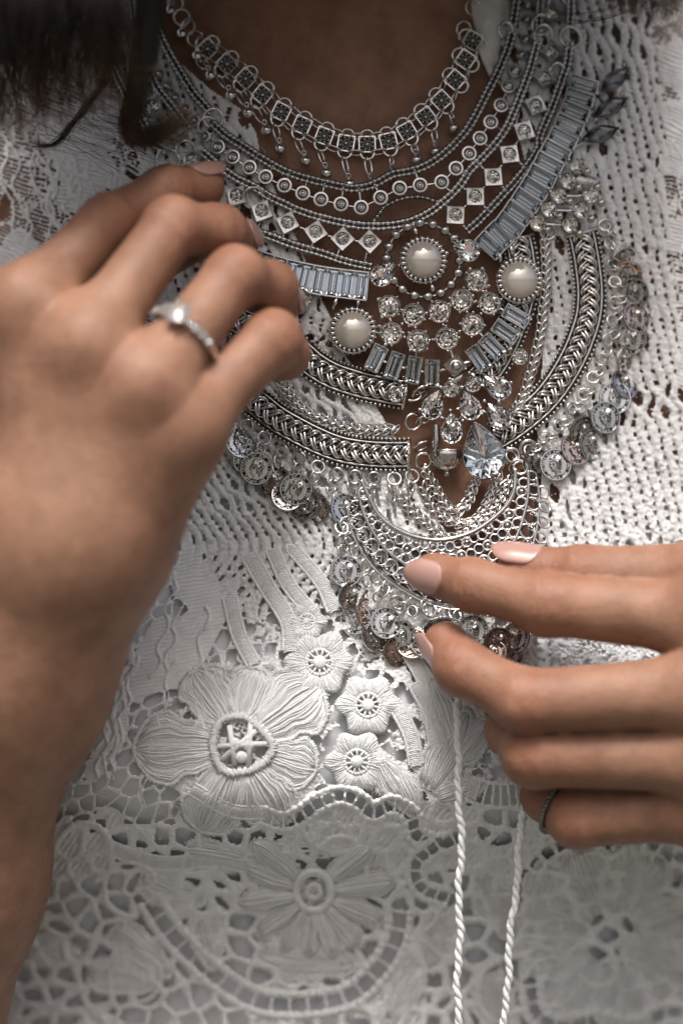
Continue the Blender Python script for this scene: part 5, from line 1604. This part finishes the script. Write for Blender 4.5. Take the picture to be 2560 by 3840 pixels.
# the big flower left of the hand
for bx, by, a, L, W in ((815, 2800, 178, 310, 250), (850, 2700, 236, 220, 190), (905, 2700, 290, 200, 180), (960, 2740, 325, 290, 250), (1000, 2830, 18, 190, 180), (940, 2890, 60, 240, 200), (860, 2890, 115, 250, 210)):
    lace_petal(bx, by, a, L, W, 2, 8, 9, 2.2)
b = MB()
rim_ = path([(800, 2780), (830, 2700), (920, 2690), (1000, 2760), (1020, 2820), (960, 2880), (860, 2900), (810, 2850)], 8, True)
b.tube(np.c_[rim_, np.full(len(rim_), 12.)], 11 * (1 + .08 * np.sin(np.arange(len(rim_)) * 2.1)), 9, True)
stitches(b, np.c_[path(rim_, 5.0), np.full(len(path(rim_, 5.0)), 17.)], 17, 17, 0, 3.0)
for x0, y0, x1, y1 in ((860, 2720, 880, 2870), (940, 2700, 930, 2880), (815, 2800, 1000, 2790), (830, 2850, 960, 2740)):
    b.tube([(x0, y0, 12), ((x0 + x1) / 2, (y0 + y1) / 2, 17), (x1, y1, 12)], 11, 7)
for x, y in ((880, 2790), (930, 2795), (905, 2840)): b.ball((x, y, 14), 24, 12, 8, sq=(1, 1, .6))
link('flower_centre', b.warp().mesh('flower_centre', cloth), dress)
# the daisy below
for a, L, W in ((200, 210, 80), (172, 220, 80), (145, 200, 80), (118, 190, 76), (95, 180, 74), (72, 190, 76), (48, 200, 78), (22, 220, 80), (-8, 240, 84), (-38, 210, 84), (218, 230, 90)):
    lace_petal(1176 + 60 * math.cos(R(a)), 3350 + 70 * math.sin(R(a)), a, L, W, 5, 9, 26, 1.4)
b = MB(); q = [(1176 + 66 * math.cos(t), 3345 + 72 * math.sin(t), 20) for t in np.linspace(0, 2 * math.pi, 30, endpoint=False)]
b.tube(q, 17, 8, True); b.tube([(1176 + 24 * math.cos(t), 3345 + 26 * math.sin(t), 18) for t in np.linspace(0, 2 * math.pi, 20, endpoint=False)], 12, 8, True)
link('flower_centre', b.warp().mesh('flower_centre', cloth), dress)
# leaves beside the drawstring and the big motif at the lower edge
for a in ((1600, 2960, -62, 330, 130), (1700, 2830, -110, 330, 120), (1720, 2850, -50, 200, 100), (1500, 2990, 240, 190, 110), (1640, 3000, -20, 190, 90), (1480, 2900, 65, 180, 110)):
    lace_petal(*a, 0, 10, 13, 2.2, 'lace_leaf', .8)
for a, L, W in ((200, 260, 180), (250, 270, 190), (300, 260, 180), (345, 240, 180), (30, 260, 200), (80, 270, 220), (130, 270, 200), (165, 230, 160)):
    lace_petal(2290 + 90 * math.cos(R(a)), 3520 + 100 * math.sin(R(a)), a, L, W, 3, 9, 10, 2.0)
for a in ((1650, 3420, 100, 230, 130), (1800, 3300, 60, 260, 140), (1820, 3650, 80, 230, 130), (1560, 3640, 120, 220, 120), (520, 3300, 20, 260, 120), (420, 3480, 40, 280, 130), (330, 3650, 10, 260, 120), (700, 3200, 8, 240, 110), (760, 3420, 80, 220, 120), (2350, 3150, 80, 220, 130), (2060, 3240, 110, 220, 120), (960, 3560, 10, 380, 170)):
    lace_petal(*a, 0, 10, 12, 2.0, 'lace_leaf', .8)
# ribbed tapes, left of centre: short stitches bowed across a path between two cords
def tape(pts, w_, name='ribbed_tape'):
    p = path(pts, 7.0); sd, tg = nrm2(p); b = MB()
    for i in range(len(p)):
        c = p[i] + sd[i] * rs.uniform(-2, 2); ww = w_ / 2 * rs.uniform(.92, 1.06)
        b.tube([(c[0] + sd[i, 0] * ww * t + tg[i, 0] * 7 * t * t, c[1] + sd[i, 1] * ww * t + tg[i, 1] * 7 * t * t, 6 + 7 * math.sqrt(max(0, 1 - t * t)) + rs.uniform(-1, 1)) for t in (-1, -.6, -.2, .2, .6, 1)], rs.uniform(3.4, 4.4), 5)
    for s_ in (-1, 1):
        q = p + sd * (w_ / 2) * s_
        b.tube(np.c_[q, np.full(len(q), 8.)], 6.5 * (1 + .15 * np.sin(np.arange(len(q)) * 2.2)), 7)
    return link(name, b.warp().mesh(name, cloth), dress)
for pts, w_ in (([(930, 2080), (1000, 2200), (1080, 2330), (1090, 2440)], 56), ([(1020, 2060), (1080, 2190), (1160, 2290)], 48), ([(860, 2240), (895, 2380), (950, 2490)], 50), ([(1090, 2050), (1200, 2180), (1250, 2290)], 44),
                ([(1560, 2560), (1620, 2680), (1640, 2800)], 60), ([(1480, 2640), (1540, 2760), (1560, 2870)], 50), ([(1450, 2330), (1530, 2440), (1600, 2560)], 54), ([(720, 2960), (860, 3040), (1000, 3050)], 46), ([(400, 3180), (600, 3240), (800, 3230), (980, 3260)], 50)):
    tape(pts, w_)
# loose fibres standing off the yarn
fb = MB()
for k in range(1500):
    while True:
        x, y = rs.uniform(-60, 2620), rs.uniform(150, 3300)
        if keep[int((y - gy[0]) / ST), int((x - gx[0]) / ST)]: break
    a = rs.uniform(0, 6.28); L = rs.uniform(14, 46); c_ = rs.uniform(-1, 1)
    fb.tube([(x + L * t * math.cos(a + c_ * t), y + L * t * math.sin(a + c_ * t), 8 + 14 * math.sin(2.6 * t)) for t in (0, .33, .66, 1)], .55, 3)
fo = link('loose_fibres', fb.warp().mesh('loose_fibres', cloth), dress); fo['kind'] = 'stuff'
# padded lappet at the side of the throat
v = []
lap = MB()
def F(a, t):
    y = -160 + 450 * t
    x0 = np.interp(y, [-160, 0, 120, 230, 290], [1740, 1758, 1782, 1808, 1836]); x1 = np.interp(y, [-160, 0, 120, 230, 290], [1930, 1912, 1890, 1868, 1846])
    x = x0 + (x1 - x0) * a
    z = -14 + 34 * math.sin(math.pi * min(max(a, .0), 1)) ** .5 * math.sin(math.pi * min(.99, .30 + .69 * t)) ** .5
    z += 7 * (float(vn(np.array(x), np.array(y), 34, 81)) - .5) + 3 * (float(vn(np.array(x + y), np.array(y), 11, 82)) - .5)
    return (x, y, z)
gv, gq = grid_mesh('l', F, 30, 70); lap.add(gv, gq)
link('collar_lappet', lap.warp().mesh('collar_lappet', cloth), dress)

# drawstrings: two twisted strands hanging free from the bust
def twisted(pts, r=10.5, turn=84.0, name='drawstring'):
    p = path(pts, 6.0); n = len(p); L = np.arange(n) * 6.0 / turn * 2 * math.pi + np.cumsum(rngd.normal(0, .10, n)); p[:, 0] += 5 * np.sin(np.arange(n) * .11 + pts[0][0]) + 3 * np.sin(np.arange(n) * .29)
    dk = p[:, 2]; b = MB()
    k = (D - dk) / D * S
    c = np.stack([(p[:, 0] - 1280) * k, -dk, (1920 - p[:, 1]) * k], 1)
    for s_ in (0, math.pi):
        o = np.stack([np.cos(L + s_), np.sin(L + s_), 0 * L], 1) * r * .50 * S
        b.tube(c + o, r * S, 9)
    return link(name, b.mesh(name, cloth), dress)
twisted([(1712, 2560, .010), (1722, 2642, .013), (1714, 2751, .014), (1717, 2878, .013), (1724, 3006, .012), (1727, 3165, .011), (1724, 3325, .010), (1721, 3484, .009), (1718, 3700, .008), (1716, 4050, .006)])
twisted([(2000, 2330, .004), (2003, 2430, .008), (2000, 2560, .010), (1990, 2800, .010), (1965, 2974, .009), (1953, 3133, .009), (1937, 3293, .008), (1918, 3484, .007), (1900, 3700, .006), (1885, 4050, .004)])
# ================================================================== hair
hairm = mat('hair', (.045, .026, .015), .5, Specular_IOR_Level=.3)
_N, _L, _b = nodes(hairm); _g = _N.new('ShaderNodeNewGeometry')
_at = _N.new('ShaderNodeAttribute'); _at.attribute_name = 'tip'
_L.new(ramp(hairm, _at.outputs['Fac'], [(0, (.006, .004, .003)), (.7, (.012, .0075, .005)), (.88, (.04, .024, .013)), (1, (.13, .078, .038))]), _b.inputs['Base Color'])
hv, hq, ht = [], [], []
hn = 0
def strand(pts, r, st=48.0):
    """pts: (px, py, d) control points"""
    global hn
    p = path(pts, st)
    k = (D - p[:, 2] ) / D * S
    c = np.stack([(p[:, 0] - 1280) * k, -p[:, 2], (1920 - p[:, 1]) * k], 1)
    n = len(c); t = np.gradient(c, axis=0); t /= np.linalg.norm(t, axis=1)[:, None] + 1e-12
    a = np.cross(t, [0, 1., 0]); a /= np.linalg.norm(a, axis=1)[:, None] + 1e-9; b = np.cross(t, a)
    rr = r * np.interp(np.linspace(0, 1, n), [0, .6, 1], [1, 1, .35])
    ang = np.array([0, 2.094, 4.189])
    v = c[:, None] + rr[:, None, None] * (np.cos(ang)[None, :, None] * a[:, None] + np.sin(ang)[None, :, None] * b[:, None])
    hv.append(v.reshape(-1, 3)); ht.append(np.repeat(np.linspace(0, 1, n), 3))
    j = np.arange(n - 1)[:, None] * 3
    for i in range(3):
        i2 = (i + 1) % 3
        hq.append(np.concatenate([j + i, j + i2, j + 3 + i2, j + 3 + i], 1) + hn)
    hn += n * 3
rh = random.Random(11)
G = rh.gauss
# the mass falling over the shoulder, upper left
for k in range(1500):
    x0 = rh.uniform(-420, 470); d0 = .046 + .026 * rh.random()
    y1 = rh.betavariate(2.2, 1.6) * 520 - .25 * max(0, x0 - 100) + (40 if x0 < 100 else 0)
    x1 = x0 + rh.uniform(-60, 60)
    tipx = x1 + rh.uniform(-60, 120); tipy = y1 + rh.uniform(-30, 60)
    strand([(x0 - 60, -520, d0 - .03), (x0 - 10, -250, d0), (x0 + G(0, 20), -20, d0 + .01), (x1, y1 * .6, d0 + .006), (x1 + G(0, 14), y1, d0 - .004), (tipx, tipy, d0 - .010)], rh.uniform(.00014, .00028), 64.0)
# its loose curling ends
for k in range(150):
    x0 = rh.uniform(60, 420); s_ = rh.random()
    f_ = rh.uniform(.45, 1.25); c_ = rh.uniform(-.4, 1.2); z_ = rh.uniform(0, 60)
    strand([(x0, -60, .035), (x0 + G(0, 14), 170 * f_, .034), (x0 - 30 + G(0, 22), 320 * f_, .026), (x0 + 10 + G(0, 26), (400 + z_) * f_, .018), (x0 + 80 * c_ + G(0, 22), (410 + z_) * f_, .016), (x0 + 150 * c_ + G(0, 30), (370 + 2 * z_) * f_ + G(0, 40), .016)], rh.uniform(.00004, .00007))
for k in range(70):
    s_ = rh.random()
    strand([(430 + G(0, 18), 150, .030), (400 + G(0, 10), 290, .024), (330 + G(0, 12), 390, .018), (262 + G(0, 12), 480, .012), (200 + G(0, 16), 545, .010), (120 + G(0, 18), 540 + G(0, 12), .012)], rh.uniform(.00004, .00007))
for k in range(44):
    x = rh.uniform(100, 420); y = rh.uniform(330, 520)
    strand([(x, y, .012), (x + 120, y + rh.uniform(20, 80), .008), (x + 260, y + rh.uniform(60, 150), .006), (x + 420, y + rh.uniform(90, 220), .006)], .00006)
# the lock that hangs over the collar and flicks outwards
for k in range(620):
    o = G(0, 23); q = G(0, .004); e = rh.random(); f_ = G(0, 26)
    strand([(640 + o, -420, .040 + q), (580 + o, -120, .052 + q), (548 + o, 110, .052 + q), (512 + o * .9, 330, .050 + q), (482 + o * .9, 460, .046 + q), (500 + o * .8, 522 + f_ * .5, .042 + q),
            (556 + 40 * e + o * .6, 520 - 24 * e + f_ * .8, .036), (600 + 110 * e + o, 492 - 60 * e + f_ * 1.2, .030)], rh.uniform(.00006, .00010), 40.0)
# upper right
for k in range(800):
    x0 = rh.uniform(2270, 2750); y1 = 34 + 60 * math.exp(-((x0 - 2440) / 90) ** 2) + rh.uniform(-70, 12)
    strand([(x0 - 120, -520, .0), (x0 - 40, -260, .028), (x0 + G(0, 15), -60, .034), (x0 + G(0, 20), y1, .030)], rh.uniform(.00008, .00013))
for k in range(14):
    y0 = rh.uniform(20, 66)
    strand([(2380, y0 - 30, .020), (2300, y0, .012), (2220, y0 + 18, .006), (2130 + G(0, 20), y0 + rh.uniform(4, 36), .004), (2040 + G(0, 20), y0 + rh.uniform(-30, 30), .004)], .00004)
strand([(2200, 80, .004), (2262, 110, .004), (2275, 140, .004), (2262, 168, .004)], .00004)
# unseen hair curtains above the frame, thickened to shade throat and top corners
for k in range(1000):
    a = rh.uniform(-1, 1); s_ = 1 if a > 0 else -1
    x = 1280 + s_ * rh.uniform(300, 1150)
    strand([(1280 + s_ * rh.uniform(0, 300), -4200, rh.uniform(-.06, .06)), (1280 + s_ * rh.uniform(900, 1350), -3300, rh.uniform(-.06, .08)), (1280 + s_ * rh.uniform(850, 1450), -2100, rh.uniform(-.05, .10)), (x + s_ * 250, -900, rh.uniform(-.03, .09)), (x + s_ * 180, -420, rh.uniform(-.02, .07))], .0018, 160.0)
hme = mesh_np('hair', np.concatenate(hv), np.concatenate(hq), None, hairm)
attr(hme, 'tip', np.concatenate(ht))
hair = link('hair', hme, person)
print('hair quads', len(hme.polygons))
# ================================================================== ground below the picture, added to bounce light up into the stones
gm_ = mat('bounce_ground', (.07, .08, .04), .95)
_L2 = gm_.node_tree.links
_L2.new(ramp(gm_, noise(gm_, 2.5, 5, .6), [(.3, (.055, .055, .045)), (.7, (.10, .098, .085))]), gm_.node_tree.nodes['Principled BSDF'].inputs['Base Color'])
grd = link('ground', mesh_np('ground', [(-40, -40, -1.25), (40, -40, -1.25), (40, 40, -1.25), (-40, 40, -1.25)], [(0, 1, 2, 3)], None, gm_, False))
grd['kind'] = 'structure'
nt_ = 0
for o in SC.objects:
    if o.type == 'MESH': nt_ += sum(len(p.vertices) - 2 for p in o.data.polygons) if len(o.data.polygons) < 5000 else len(o.data.polygons) * 2
print('triangles about', nt_, 'objects', len(SC.objects))
